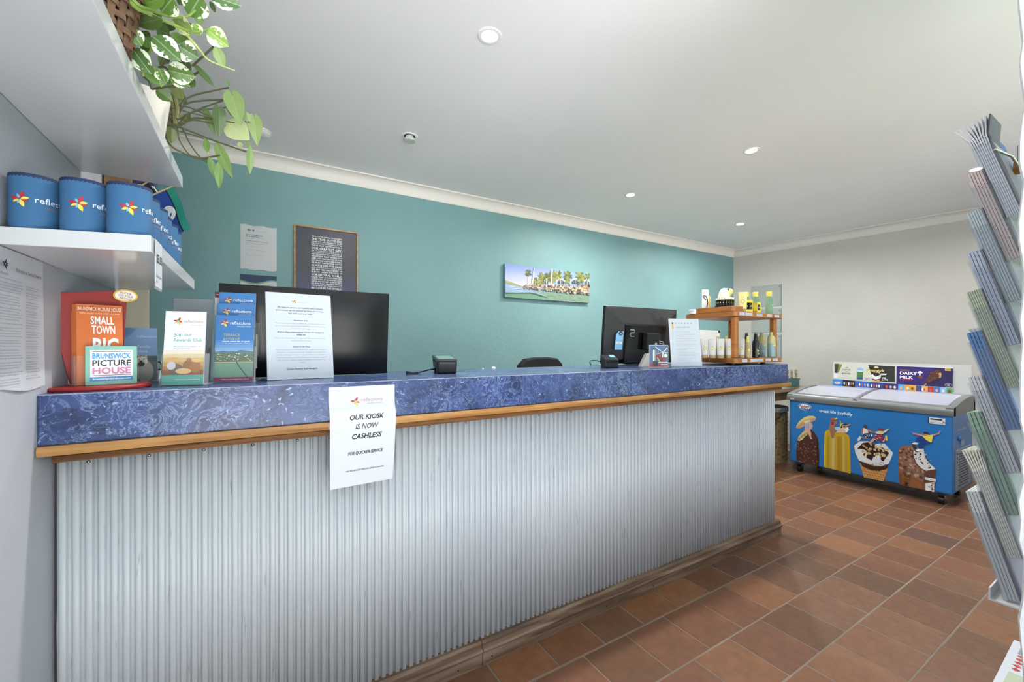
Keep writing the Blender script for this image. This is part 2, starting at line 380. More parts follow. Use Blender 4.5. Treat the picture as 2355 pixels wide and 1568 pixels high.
# cornices: scotia profile
def cornice(name, p0, p1, nrm, m):
    p0, p1, nrm = Vector(p0), Vector(p1), Vector(nrm); prof = [(0, -.088), (.006, -.088), (.010, -.078)]
    for i in range(9): a = math.pi / 2 * i / 8; prof.append((.066 - .056 * math.cos(a), -.070 + .056 * math.sin(a) + .004))
    prof += [(.070, -.008), (.070, 0), (0, 0)]
    mb = MB(); mb.hexa([(p0.x + nrm.x * a, p0.y + nrm.y * a, ZC + b) for a, b in prof], [(p1.x + nrm.x * a, p1.y + nrm.y * a, ZC + b) for a, b in prof])
    return struct(mb.build(name, m))
cornice('trim_1', (-.7, YB), (5.48, YB), (0, -1), CORN)
rn = Vector((RDIR.y, -RDIR.x)); rn = rn if rn.x < 0 else -rn
cornice('trim_2', (RWa.x, RWa.y), (RWb.x, RWb.y), (rn.x, rn.y), mat('cornice_offwhite', '#dedcd6', .5))
cornice('trim_4', (XL, -.3), (XL, 1.985), (1, 0), CORN)
# floor: grout bed with every terracotta tile laid on it
floor = struct(MB().box(-.85, 6.3, -.42, YB + .12, -.06, -.0012).build('floor', GROUT))
floor.location = (0, 0, 0)
PX, PY = .2295, .2335
tile_me = None
def tiles():
    global tile_me
    mb = MB().box(-(PX - .005) / 2, (PX - .005) / 2, -(PY - .0065) / 2, (PY - .0065) / 2, -.012, 0)
    first = mb.build('floor_tile', TERRA, floor, world=False, bevel=.0015, seg=1); tile_me = first.data
    k = 0; rng = random.Random(5)
    for r in range(-5, 6):
        y = 1.25 + PY * (r + .5); off = 1.198 if r % 2 == 0 else 1.078
        for c in range(-4, 20):
            x = off + PX * (c + .5)
            if x < .35 or x > 5.62 or y > 2.5: continue
            if y > 1.48 and x < 2.7: continue
            if y < 0.3 and x > 3.2: continue
            if k == 0: o = first
            else:
                o = first.copy(); COL.objects.link(o); o.parent = floor
            o.location = (x, y, rng.uniform(-.0006, .0004)); o.rotation_euler = (rng.uniform(-.002, .002), rng.uniform(-.002, .002), rng.uniform(-.004, .004)); k += 1
tiles()
def field(x0, x1, y0, y1): return MB().box(x0, x1, y0, y1, -.01, -.0008).build('tile_field', TERRAFIELD, floor)
field(-.8, .33, -.42, 3.3); field(.34, 2.6, 1.56, 3.3); field(2.6, 5.7, 2.53, 3.3); field(.34, 5.9, -.42, .05)

# ------------------------------------------------------------------ ceiling fittings
def downlight(u, v, lit, label):
    p = onz(u, v, ZC); t = thing('downlight', label, 'downlight', (p.x, p.y, ZC), group='recessed ceiling downlights')
    mb = MB(); mb.lathe([(.034, .0), (.034, -.003), (.044, -.005), (.049, -.003), (.050, 0)], p, 28); mb.build('trim_ring', WHITE, t, smooth=True)
    if lit:
        e = mat('lamp_glow', '#fff8ea', .5); e.node_tree.nodes['Principled BSDF'].inputs['Emission Color'].default_value = (1, .96, .86, 1); e.node_tree.nodes['Principled BSDF'].inputs['Emission Strength'].default_value = 14
        MB().lathe([(0, -.002), (.02, -.0035), (.036, -.003), (.036, -.001), (0, -.001)], p, 24).build('lens', e, t, smooth=True)
        l = bpy.data.lights.new('lamp', 'AREA'); l.shape = 'DISK'; l.size = .07; l.energy = LAMP_W; l.color = (1, .965, .92); l.spread = R(165)
        lo = bpy.data.objects.new('lamp_light', l); COL.objects.link(lo); lo.parent = t; lo.location = (0, 0, -.008)
    else:
        MB().lathe([(.034, -.002), (.033, .012), (.024, .03), (0, .03)], (p.x, p.y, p.z - .031), 24).build('reflector', mat('unlit_reflector', '#c9ccc8', .35), t, smooth=True)
    return t
downlight(1126, 82, 1, 'lit round ceiling downlight nearest the camera, largest in view')
downlight(942, 313, 0, 'unlit round recessed ceiling downlight with grey reflector')
downlight(1728, 346, 1, 'lit ceiling downlight above the right end of the counter')
downlight(1450, 448, 1, 'lit ceiling downlight in front of the middle of the teal wall')
downlight(1702, 515, 1, 'lit ceiling downlight nearest the corner of teal and white walls')
downlight(2245, 389, 1, 'lit ceiling downlight partly behind the brochure rack')
sp = onz(598, 302, ZC)
t = thing('smoke_detector', 'round white smoke detector on ceiling behind the trailing leaves', 'smoke detector', (sp.x, sp.y, ZC))
MB().lathe([(.058, 0), (.056, -.012), (.05, -.02), (.036, -.026), (0, -.028)], sp, 28).build('housing', WHITE, t, smooth=True)
MB().lathe([(.062, 0), (.062, -.006), (.056, -.007), (.05, 0)], sp, 28).build('base_ring', WHITE, t, smooth=True)

# ------------------------------------------------------------------ reception counter
CX0, CX1 = -.424, 2.83
ctr = thing('reception_counter', 'long reception counter with blue marbled laminate top and corrugated metal front', 'counter', (1.2, 1.6, 0))
wt = MB().box(CX0, CX1, 1.35, 1.82, TOP - .116, TOP).build('worktop', BLUE, ctr, bevel=.002, label='deep blue marbled laminate worktop with tall front edge')
MB().box(CX0 + .0, CX1 - .004, 1.3495, 1.3505, TOP - .0022, TOP - .0002).build('edge_joint', mat('laminate_edge_line', '#9aa2b4', .5), ctr)
z = TOP - .116
mb = MB().prism([(1.338, z - .022), (1.335, z - .012), (1.338, z), (1.46, z), (1.46, z - .022)], 'x', CX0 + .002, CX1 + .012); mb.build('upper_moulding', TRIMW, ctr, label='honey coloured timber moulding')
mb = MB().prism([(1.375, z - .045), (1.369, z - .038), (1.372, z - .030), (1.384, z - .024), (1.384, z - .022), (1.46, z - .022), (1.46, z - .045)], 'x', CX0 + .016, CX1 - .03); mb.build('lower_moulding', TRIMD, ctr, label='darker timber moulding below the edge')
# corrugated sheet: mini-orb profile
def corrugated():
    mb = MB(); p = .0232; x = CX0 + .006; prof = []; Yo = 1.426; d = .0095
    shape = [(0, d), (.13, d), (.18, d * .88), (.25, d * .12), (.29, 0), (.50, -d * .02), (.74, 0), (.78, d * .12), (.85, d * .88), (.90, d)]
    while x < 2.816:
        for a, b in shape: prof.append((x + a * p, Yo + b))
        x += p
    vs = [(a, b, .085) for a, b in prof] + [(a, b, z - .044) for a, b in prof]; n = len(prof)
    mb.add(vs, [(i, i + 1, n + i + 1, n + i) for i in range(n - 1)])
    o = mb.build('corrugated_sheet', GALV, ctr, smooth=True, label='vertical corrugated galvanised metal sheet')
    s = o.modifiers.new('thick', 'SOLIDIFY'); s.thickness = .0006
corrugated()
MB().box(CX0 + .004, 2.812, 1.437, 1.47, .0, z - .03).build('front_frame', mat('dark_frame', '#3a2c22', .7), ctr)
MB().box(2.79, 2.812, 1.437, 1.80, .0, z).build('end_panel', woodmat('end_panel_timber', '#8c6238', '#6d4a28', '#a3784a'), ctr)
# plinth: two stepped mouldings, in lengths with butt joints
def plinth():
    for a, b in ((CX0 + .004, .718), (.7205, 2.862)):
        MB().prism([(1.405, .0), (1.405, .045), (1.398, .050), (1.396, .058), (1.402, .064), (1.409, .066), (1.409, .080), (1.416, .089), (1.437, .091), (1.437, 0)], 'x', a, b).build('plinth_board', PLINTHW, ctr, label='scuffed brown timber plinth moulding')
    for x in (.62, .76, 1.35, 1.66, 2.0, 2.35, 2.7, 2.83):
        MB().cyl((x, 1.4055, .022), (x, 1.4042, .022), .0035, n=8).build('nail_head', mat('dark_nail', '#2c2018', .6), ctr)
plinth()
for i, x in enumerate([-.36, -.245, -.13, -.015, .10, .215, .33, .52, .66, .83, .99, 1.16, 1.33, 1.5, 1.68, 1.86, 2.06, 2.26, 2.46, 2.62, 2.70]):
    MB().ball((x, 1.425, z - .060), .0042, .0025, .0042, 8, 5).build('screw', STEEL, ctr, smooth=True)
# behind: working shelf and back panel, so that the counter is solid from the side
MB().box(CX0 + .004, 2.79, 1.46, 1.475, .0, z).build('inner_panel', DESKW, ctr)
MB().box(CX0 + .004, 2.79, 1.475, 2.02, .70, .73).build('work_shelf', GLOSSW, ctr)  # hidden shelf, its white finish picked to bounce lamp light upward
for x in (.4, 1.2, 2.0): MB().box(x, x + .02, 1.475, 1.8, 0, z).build('bracket_panel', DESKW, ctr)

# ------------------------------------------------------------------ white wall shelves
t = thing('wall_shelf', 'glossy white upper wall shelf carrying the trailing plants', 'shelf', (XL, 1.0, 1.686))
MB().prism([(XL + .001, .30), (-.200, .30), (-.200, 1.622), (XL + .001, 1.615)], 'z', 1.686, 1.720).build('board', GLOSSW, t, bevel=.0015)
for y in (.6, 1.4): MB().prism([(XL + .001, 1.72), (XL + .03, 1.72), (XL + .006, 1.75), (XL + .001, 1.75)], 'y', y, y + .02).build('fixing', WHITE, t)
t = thing('wall_shelf', 'glossy white lower wall shelf holding a row of blue drink coolers', 'shelf', (XL, 1.5, 1.394))
MB().prism([(XL + .001, 1.180), (-.189, 1.115), (-.189, 1.790), (XL + .001, 1.95)], 'z', 1.394, 1.428).build('board', GLOSSW, t, bevel=.0015)
for y in (1.4, 1.75): MB().prism([(XL + .001, 1.428), (XL + .03, 1.428), (XL + .006, 1.46), (XL + .001, 1.46)], 'y', y, y + .02).build('fixing', WHITE, t)
# price ticket clipped to the lower shelf edge
t = thing('price_ticket', 'clear plastic ticket holder with a price card on lower shelf edge', 'price tag', (-.187, 1.19, 1.36))
MB().box(-.1886, -.1872, 1.140, 1.215, 1.322, 1.428).build('holder', ACRYL, t, bevel=.0004)
MB().box(-.1870, -.1864, 1.142, 1.213, 1.327, 1.426).build('card', PAPER, t)
P = Print(planemap((.0008, -.05, -.03), (0, 1, 0), (0, 0, 1), (1, 0, 0)))
P.text('$5.00', .012, .050, .026, '#20242c', bold=.01); P.text('Stubby coolers', .008, .018, .009, '#30343c'); P.text('each', .008, .006, .008, '#30343c'); P.build('printed_text', t)

# ------------------------------------------------------------------ drink coolers
def cooler(x, y, face, label, zb=1.428):
    t = thing('drink_cooler', label, 'drink cooler', (x, y, zb), group='blue neoprene drink coolers on the lower shelf')
    r = .0365; h = .106
    MB().lathe([(r * .93, 0), (r * .99, .003), (r, .02), (r * .985, .06), (r * 1.0, h - .003), (r * .99, h), (r * .9, h), (r * .89, .01), (0, .009)], n=36).build('sleeve', NEO, t, smooth=True, world=False)
    mb = MB()
    for i in range(36):
        a = 2 * math.pi * i / 36; b = a + .1; rr = r * 1.004
        mb.add([(rr * math.cos(a), rr * math.sin(a), h - .006), (rr * math.cos(b), rr * math.sin(b), h - .006), (rr * math.cos(b + .04), rr * math.sin(b + .04), h + .0012), (rr * math.cos(a + .04), rr * math.sin(a + .04), h + .0012)], [(0, 1, 2, 3)])
    mb.lathe([(r * .985, h - .0045), (r * 1.003, h - .0045), (r * 1.003, h + .0005), (r * .985, h + .001), (r * .985, h - .0045)], n=36)
    mb.build('stitched_rim', NEOD, t, world=False)
    def mp(X, Y, L):
        a = face + X / r; rr = r * (1.002 if .02 < Y < .09 else 1.004) + .0005 * L
        return Vector((rr * math.cos(a), rr * math.sin(a), Y))
    P = Print(mp); P.flower(-.006, .056, .0165, red='#b5253c', yel='#f2d44a', blu='#6cbcd0')
    P.text('reflections', .0145, .052, .0165, '#eef2f6'); P.text('HOLIDAY PARKS', .028, .042, .005, '#b06a66')
    P.build('printed_logo', t)
    return t
def facing(x, y, off): return math.atan2(-y, -x) + off
CN = 'blue neoprene drink cooler with flower logo, '
cooler(-.383, 1.212, facing(-.383, 1.212, -.42), CN + 'leftmost of the three at the shelf front')
cooler(-.306, 1.192, facing(-.306, 1.192, -.1), CN + 'middle one of the three at the shelf front')
cooler(-.2325, 1.172, facing(-.2325, 1.172, .12), CN + 'nearest the corner above the price ticket')
cooler(-.355, 1.300, facing(-.355, 1.300, -.1), CN + 'half hidden between the two leftmost ones')
for k, lab in enumerate(['second', 'third', 'fourth', 'fifth', 'sixth']):
    x, y = -.2325 + .003 * (k % 2), 1.172 + .078 * (k + 1)
    cooler(x, y, facing(x, y, -.02 - .12 * (k % 3)), CN + lab + ' in the row along the open shelf edge')
# small hand flags standing at the far end of the shelf
def handflag(kind, loc, w_, h_, stick, rx_, rz, label):
    t = thing('hand_flag', label, 'flag', loc, rz); t.rotation_euler = (0, rx_, rz)      # x along the cloth, z along the stick
    MB().cyl((0, 0, -stick), (0, 0, h_ + .004), .0024, n=8).build('stick', mat('pale_dowel', '#d9c294', .5), t, world=False, smooth=True)
    def mp(X, Y, L): return Vector((X, .010 * math.sin(X / w_ * 5.2) + .014 * (X / w_) ** 2 - .0009 * L, Y - .12 * X))
    N = 14; mb = MB(); P = Print(mp)
    def band(y0, y1, col, x0=0., x1=1., L=1):
        for i in range(N):
            a, b = i / N, (i + 1) / N
            if b <= x0 or a >= x1: continue
            P.poly([(w_ * a, y0 * h_), (w_ * b, y0 * h_), (w_ * b, y1 * h_), (w_ * a, y1 * h_)], col, L)
    vs = [mp(w_ * i / N, h_ * j / 6, 0) for i in range(N + 1) for j in range(7)]
    mb.add(vs, [(i * 7 + j, (i + 1) * 7 + j, (i + 1) * 7 + j + 1, i * 7 + j + 1) for i in range(N) for j in range(6)])
    mb.build('cloth', mat('flag_blue', '#2348a0', .6) if kind == 'a' else mat('flag_black', '#151515', .6), t, world=False, smooth=True)
    LAY_ = P
    if kind == 'a':
        P.k = 0; band(.76, 1, '#1f8a78'); band(0, .24, '#1f8a78'); band(.72, .76, '#101010'); band(.24, .28, '#101010'); P.k = 0
        P.ell(w_ * .5, h_ * .52, w_ * .19, h_ * .22, '#e9e9e6', 2, a0=-.6, a1=math.pi + .6); P.ell(w_ * .5, h_ * .46, w_ * .11, h_ * .15, '#2348a0', 3)
        st = []
        for i in range(10): a = math.pi / 2 + i * math.pi / 5; rr = .08 * h_ * (1 if i % 2 == 0 else .42); st.append((w_ * .5 + rr * math.cos(a), h_ * .45 + rr * math.sin(a)))
        P.poly(st, '#f4f4f2', 4)
    else:
        band(0, .5, '#b5202c'); P.ell(w_ * .5, h_ * .5, h_ * .2, h_ * .2, '#f0c52e', 2)
    P.build('printed_design', t); return t
handflag('b', (-.352, 1.72, 1.665), .115, .075, .235, R(52), R(-20), 'small red black and yellow hand flag drooping above the drink coolers')
handflag('a', (-.302, 1.69, 1.655), .135, .09, .225, R(62), R(-24), 'small blue and green hand flag with white emblem drooping at shelf end')
# stock half hidden at the back of the lower shelf
t = thing('cardboard_box', 'brown cardboard carton at back of lower shelf, only its top showing', 'box', (-.395, 1.86, 1.428))
MB().box(-.42, -.355, 1.80, 1.885, 1.428, 1.80).build('carton', mat('kraft_card', '#8a6a44', .7), t, bevel=.002)
MB().box(-.4205, -.3545, 1.835, 1.85, 1.799, 1.8008).build('tape', mat('parcel_tape', '#a88655', .3), t)
t = thing('display_box', 'dark navy printed box standing beside the brown carton on shelf', 'box', (-.31, 1.76, 1.428))
MB().box(-.336, -.284, 1.72, 1.775, 1.428, 1.735).build('box_body', mat('navy_card', '#262a55', .5), t, bevel=.002)
MB().box(-.3365, -.2835, 1.7195, 1.7755, 1.70, 1.706).build('white_band', WHITE, t)

# ------------------------------------------------------------------ notice on the left wall
t = thing('wall_notice', 'tall white printed welcome notice on the left wall under the shelf', 'notice', (XL, 1.28, 1.25))
mb = MB(); vs = []; fs = []
YN0, YN1 = 1.10, 1.372
for i in range(9):
    y = YN0 + (YN1 - YN0) * i / 8; cz = 1.112 + .006 * math.sin(i * .8)
    for j in range(7): vs.append((XL + .0025 + .004 * (1 - j / 6) * abs(math.sin(i * .9 + .4)), y, cz + (1.392 - cz) * j / 6))
for i in range(8):
    for j in range(6): fs.append((i * 7 + j, (i + 1) * 7 + j, (i + 1) * 7 + j + 1, i * 7 + j + 1))
mb.add(vs, fs); mb.build('sheet', PAPER, t, smooth=True)
P = Print(lambda x, y, L: Vector((.0075 + .0004 * L, YN0 - 1.28 + x, 1.112 - 1.25 + y)))
P.flower(.093, .247, .012, red='#202024', yel='#202024', blu='#202024'); P.text('reflections', .070, .226, .008, '#55585e'); P.text('Welcome to Terrace Reserve', .132, .238, .0115, '#3a3d44', width=.115)
rng = random.Random(11)
WRD = 'please keep your site clean and tidy we hope you enjoy the stay with us check in from two and out by ten quiet time after nine fires only in the pit provided all dogs on lead the office is open every day'.split()
def filler(n): return ' '.join(rng.choice(WRD) for _ in range(n)).capitalize()
y = .218
for blk in (1, 4, 4, 5, 1, 4, 3, 4, 3, 2, 3):
    for _ in range(blk): P.text(filler(11), .072, y, .0042, '#4a4d54', width=.09 * rng.uniform(.8, 1), res=1); y -= .0054
    y -= .0028
y = .212
for blk in (2, 3, 3, 3, 4, 3, 4, 3, 5, 2):
    for _ in range(blk): P.text(filler(7), .176, y, .0042, '#4a4d54', width=.066 * rng.uniform(.7, 1), res=1); y -= .0054
    y -= .0028
P.build('printed_text', t)

ORD = ['first', 'second', 'third', 'fourth', 'fifth', 'sixth', 'seventh', 'eighth']
# ------------------------------------------------------------------ picture-house leaflet stand on the counter
def tilt_thing(name, label, cat, bl, br, lean, group=None):
    bl, br = Vector(bl), Vector(br); d = br - bl; return thing(name, label, cat, (bl.x, bl.y, bl.z), math.atan2(d.y, d.x), group, rx=-lean), d.length
RED = mat('red_painted_board', '#a32a26', .45)
t = thing('leaflet_stand', 'red stand with oval base for picture house leaflets', 'display stand', (-.352, 1.475, TOP))
MB().lathe([(.5, 0), (.515, .003), (.515, .007), (.5, .010), (0, .010)], n=40, sx=.20, sy=.175).build('base', RED, t, smooth=True, world=False, label='red oval base')
t.rotation_euler.z = R(20)
# board and pocket are placed in the stand's own frame: x to the right, y away
o = MB().prism([(-.050, .012), (.048, .012), (.056, .20), (.060, .262), (-.092, .240)], 'y', .034, .041).build('back_board', RED, t, world=False, bevel=.001); o.data.materials[0] = mat('deep_red_board', '#9a1f1c', .5)
MB().box(-.048, .048, -.022, -.020, .010, .085).build('pocket_front', ACRYL, t, world=False); MB().box(-.048, -.046, -.022, .034, .010, .085).build('pocket_side', ACRYL, t, world=False); MB().box(.046, .048, -.022, .034, .010, .085).build('pocket_side', ACRYL, t, world=False)
o = MB().prism([(-.027, .011), (.066, .011), (.068, .013), (.068, .107), (.066, .109), (-.027, .109), (-.029, .107), (-.029, .013)], 'y', -.031, -.0235).build('sign_frame', mat('mint_frame', '#86bfae', .45), t, world=False, label='mint green framed sign')
P = Print(planemap((.0195, -.031, .011), (.8, 0, 0), (0, 0, 1), (0, -1, 0)))
P.rect(-.050, .010, .050, .088, '#eef0f4'); P.rect(-.050, .010, .050, .020, '#3d93d0'); P.rect(-.045, .0835, .045, .0845, '#23262c', 2); P.rect(-.045, .0235, .045, .0245, '#23262c', 2)
P.text('BRUNSWICK', 0, .067, .018, '#4a9fd8', 'C', .03, width=.09, L=2); P.text('PICTURE', 0, .048, .021, '#2c3038', 'C', .02, width=.09, L=2); P.text('HOUSE', 0, .028, .022, '#d383ac', 'C', .03, width=.09, L=2)
P.text('brunswickpicturehouse.com', 0, .0128, .0075, '#f4f6f8', 'C', .02, width=.088, L=2); P.build('printed_sign', t)
t2 = MB().lathe([(.5, 0), (.5, .004), (0, .004)], n=30).build('badge', mat('badge_yellow', '#e6b637', .45), t, world=False, label='white oval badge reading put me on your fridge')
t2.scale = (.050, .034, 1); t2.rotation_euler = (R(90), 0, 0); t2.location = (.054, .031, .246)
P = Print(lambda x, y, L: Vector((x / .050, y / .034, .0042 + .0003 * L)))
P.ell(0, 0, .0215, .0135, '#f3efe6'); 
for i, s_ in enumerate(('PUT ME', 'ON YOUR', 'FRIDGE')): P.text(s_, 0, .0035 - i * .0075, .0085, '#9c2a22', 'C', 0., width=(.022, .03, .024)[i], rot=-.15, L=2)
P.build('printed_text', t2)
ORANGE = mat('orange_leaflet', '#d8702c', .5)
for i in range(6):
    lab = 'front orange leaflet reading small town big in the red stand' if i == 0 else 'orange leaflet in the red stand, %s from the front' % ORD[i]
    q = MB().box(-.042, .044, 0, .0016, 0, .205).build('leaflet', [ORANGE], None, world=False)
    tag(q, lab, 'leaflet', 'orange picture house leaflets')
    # stand rotation about z, leaflet leans back a little
    q.rotation_euler = (R(-6), 0, R(20)); off = Matrix.Rotation(R(20), 3, 'Z') @ Vector((-.0012 * i, -.018 + .0065 * i, .0115)); q.location = Vector(t.location) + off
    if i == 0:
        P = Print(planemap((.001, 0, -.005), (.88, 0, 0), (0, 0, 1), (0, -1, 0)))
        P.rect(-.047, .192, .047, .205, '#c45a20'); P.text('BRUNSWICK PICTURE HOUSE', 0, .194, .013, '#f3d9c4', 'C', .02, width=.092, L=2); P.text('cabaret - comedy - live music - circus - private events', 0, .186, .005, '#f3e4d8', 'C', width=.084)
        P.text('SMALL', -.020, .160, .028, '#eef0f6', 'L', .02, width=.05); P.text('TOWN', -.018, .135, .030, '#eef0f6', 'L', .02, width=.05); P.text('BIG', -.016, .080, .062, '#eef0f6', 'L', .03, width=.055); P.text('NIGHT', -.02, .05, .03, '#eef0f6', 'L', .03, width=.06)
        P.build('printed_text', q)

# ------------------------------------------------------------------ acrylic pockets with brochures
def brochure(name, label, w_, h_, th, m, loc, rz, lean, group, art=None):
    q = MB().box(0, w_, 0, th, 0, h_).build(name, m, None, world=False, bevel=.0002, seg=1); tag(q, label, 'brochure', group)
    q.location = loc; q.rotation_euler = (-lean, 0, rz)
    if art: P = Print(planemap((0, 0, 0), (1, 0, 0), (0, 0, 1), (0, -1, 0))); art(P, w_, h_); P.build('printed_cover', q)
    return q
def local(rz, base, off): return Vector(base) + Matrix.Rotation(rz, 3, 'Z') @ Vector(off)
def pocket(t, w_, h_, d_, lean, y0=0., z0=0., m=None, sides=True, back=None):
    m = m or ACRYL; th = .0018; tl = math.tan(lean); back = back or h_
    f = lambda y, z: (y + tl * z + y0, z + z0)
    MB().hexa([(-th, *f(-th, 0)), (w_ + th, *f(-th, 0)), (w_ + th, *f(0, 0)), (-th, *f(0, 0))], [(-th, *f(-th, h_)), (w_ + th, *f(-th, h_)), (w_ + th, *f(0, h_)), (-th, *f(0, h_))]).build('front_plate', m, t, world=False)
    MB().hexa([(-th, *f(d_, 0)), (w_ + th, *f(d_, 0)), (w_ + th, *f(d_ + th, 0)), (-th, *f(d_ + th, 0))], [(-th, *f(d_, back)), (w_ + th, *f(d_, back)), (w_ + th, *f(d_ + th, back)), (-th, *f(d_ + th, back))]).build('back_plate', m, t, world=False)
    for a in ((-th, 0), (w_, w_ + th)):
        MB().hexa([(a[0], *f(0, 0)), (a[1], *f(0, 0)), (a[1], *f(d_, 0)), (a[0], *f(d_, 0))], [(a[0], *f(0, h_)), (a[1], *f(0, h_)), (a[1], *f(d_, h_)), (a[0], *f(d_, h_))]).build('side_plate', m, t, world=False)
    MB().box(-th, w_ + th, y0 - th, y0 + d_ + th, z0 - th, z0).build('bottom_plate', m, t, world=False)
# rewards club pocket
def rewards(P, w_, h_):
    P.rect(0, 0, w_, h_, '#eceef0'); P.rect(0, 0, w_, .028, '#67b9a6', 2); P.rect(.03, .0135, w_ - .008, .0148, '#e8f4f0', 3); P.rect(0, .027, w_, .030, '#a5402f', 3)
    for i in range(6): P.rect(0, .030 + .011 * i, w_, .030 + .011 * (i + 1), ('#8a5a2a', '#b07c38', '#c99a55', '#d9b47a', '#e3cca4', '#eae2d4')[i], 2)
    for a, b, rx, ry, c in ((.030, .050, .016, .020, '#6e5646'), (.058, .062, .012, .018, '#8a5e34'), (.075, .058, .013, .022, '#a06a34'), (.048, .044, .018, .010, '#d8b27c'), (.06, .08, .006, .007, '#a8703c'), (.022, .085, .014, .005, '#dca650'), (.078, .078, .010, .006, '#e3bb70'), (.02, .062, .01, .014, '#cfc6cc')): P.ell(a * w_ / .095, b * .85, rx, ry * .8, c, 3)
    P.flower(.030, h_ - .028, .012); P.text('reflections', .043, h_ - .032, .011, '#b98a8e', width=.045); P.text('HOLIDAY PARKS', .058, h_ - .040, .004, '#b9a8a8')
    P.text('Join our', .022, h_ - .070, .0125, '#5fb0a4', bold=.008); P.text('Rewards Club', .022, h_ - .085, .0125, '#5fb0a4', bold=.008, width=.066)
    P.text('Make the most of our members only', .022, h_ - .100, .0048, '#7d8288', width=.062, res=1); P.text('discounts and benefits', .022, h_ - .107, .0048, '#7d8288', width=.038, res=1)
b0 = Vector((-.228, 1.462, TOP + .003)); rz = R(-12)
t = thing('brochure_holder', 'clear acrylic pocket with white rewards club brochures near the counter edge', 'brochure holder', b0, rz)
pocket(t, .098, .085, .030, R(8))
MB().box(-.002, .10, .0, .07, -.003, -.001).build('foot_plate', ACRYL, t, world=False)
for i in range(5):
    brochure('brochure', 'front rewards club brochure with people and teal band' if i == 0 else 'white rewards club brochure, %s from the front of its pocket' % ORD[i], .095, .205, .0014, PAPER, local(rz, b0, (.0015 - .0012 * i, .002 + .0052 * i, .0)), rz, R(7.5 - .3 * i), 'rewards club brochures', rewards if i == 0 else None)
# three-tier pocket with park maps
def parkmap(P, w_, h_):
    P.rect(0, 0, w_, h_, '#3f78b4'); P.flower(.022, h_ - .024, .013); P.text('reflections', .037, h_ - .028, .013, '#eef2f6', width=.052); P.text('HOLIDAY PARKS', .055, h_ - .036, .005, '#dfe8f0')
    P.text('TERRACE', .020, h_ - .064, .0115, '#a9b27a', bold=.01, width=.042); P.text('RESERVE', .020, h_ - .077, .0115, '#a9b27a', bold=.01, width=.042)
    for i in range(5): P.rect(0, .085 + .008 * i, w_, .085 + .008 * (i + 1), ('#8fb4d6', '#7aa8d4', '#689bcf', '#5a8fc8', '#4d84c0')[i], 2)
    P.text('nature never felt so good', .018, .118, .0068, '#eef4f8', width=.07, bold=.01, L=4); P.text('at one of 40 coastal holiday locations', .018, .112, .004, '#e0e8f0', width=.07, L=4, res=1)
    P.poly([(0, .088), (.02, .091), (.05, .089), (.065, .094), (w_, .089), (w_, .07), (0, .07)], '#4a6c94', 4)
    P.rect(0, .012, w_, .085, '#6f9a80', 5); P.rect(0, .058, w_, .084, '#4d6448', 6)
    rr = random.Random(4)
    for _ in range(46): a, b = rr.uniform(.004, w_ - .006), rr.uniform(.06, .082); P.rect(a, b, a + rr.uniform(.002, .005), b + rr.uniform(.001, .0022), rr.choice(['#d8d4c8', '#b9b4a4', '#8a8c7c', '#e6e2da']), 7)
    P.line([(.055, .06), (.062, .045), (.075, .025), (.084, .012)], .0025, '#4a4c50', 8); P.rect(0, .055, w_, .058, '#b8aa84', 7)
    P.rect(0, 0, w_, .012, '#8b3a5c', 8); P.text('reflectionsholidayparks.com.au', .018, .004, .0052, '#f0e4ea', width=.07, L=9, res=1)
b0 = Vector((-.115, 1.512, TOP + .003)); rz = R(-8)
t = thing('brochure_holder', 'three tier clear acrylic holder full of blue park map brochures', 'brochure holder', b0, rz)
for i in range(3): pocket(t, .101, .105, .026, R(6), .033 * i, .038 * i)
MB().box(-.002, .103, .0, .125, -.003, -.001).build('foot_plate', ACRYL, t, world=False)
for tier in range(3):
    for k in range(4):
        lab = ('front', 'middle', 'rear')[tier] + ' tier blue park map brochure, ' + ('foremost of its pocket' if k == 0 else ORD[k] + ' from the front of its pocket')
        brochure('brochure', lab, .098, .200, .002, mat('map_brochure_blue', '#5d7ea4', .5) if k else mat('brochure_edge', '#b8aFA0', .5), local(rz, b0, (.0015 - .002 * k - .002 * tier, .003 + .033 * tier + .0054 * k, .001 + .038 * tier)), rz, R(6), 'blue park map brochures', parkmap if k == 0 else None)
# taxi card behind the tiers
b0 = Vector((-.122, 1.632, TOP + .079)); q = brochure('flyer', 'white flyer with maroon header and phone number behind the tiers', .085, .205, .001, PAPER, b0, R(-6), R(3), None)
P = Print(planemap((0, 0, 0), (1, 0, 0), (0, 0, 1), (0, -1, 0))); P.rect(0, .186, .085, .205, '#6a2335'); P.rect(.005, .195, .08, .197, '#e8d8dc', 2); P.rect(.005, .158, .08, .178, '#e9c4d2'); P.text('0418 882 621', .022, .165, .012, '#3a1820', bold=.02, width=.045, L=2); P.rect(.006, .135, .078, .15, '#e9c4d2'); P.rect(.01, .138, .016, .148, '#201418', 2); P.build('printed_text', q)
t = thing('flyer_stand', 'clear acrylic stand holding the maroon headed flyer', 'stand', (-.122, 1.64, TOP)); MB().box(-.124, -.036, 1.6435, 1.6455, TOP, TOP + .22).build('back_plate', ACRYL, t); MB().box(-.124, -.036, 1.622, 1.647, TOP, TOP + .003).build('foot', ACRYL, t); MB().box(-.122, -.04, 1.622, 1.636, TOP + .003, TOP + .078).build('riser', ACRYL, t)
# grey scuffed acrylic holder behind the rewards brochures
b0 = Vector((-.235, 1.60, TOP + .003)); t = thing('brochure_holder', 'empty grey scuffed acrylic holder leaning back below the lower shelf', 'brochure holder', b0, R(-10))
pocket(t, .10, .10, .025, R(8), m=ACRYLG, back=.255)
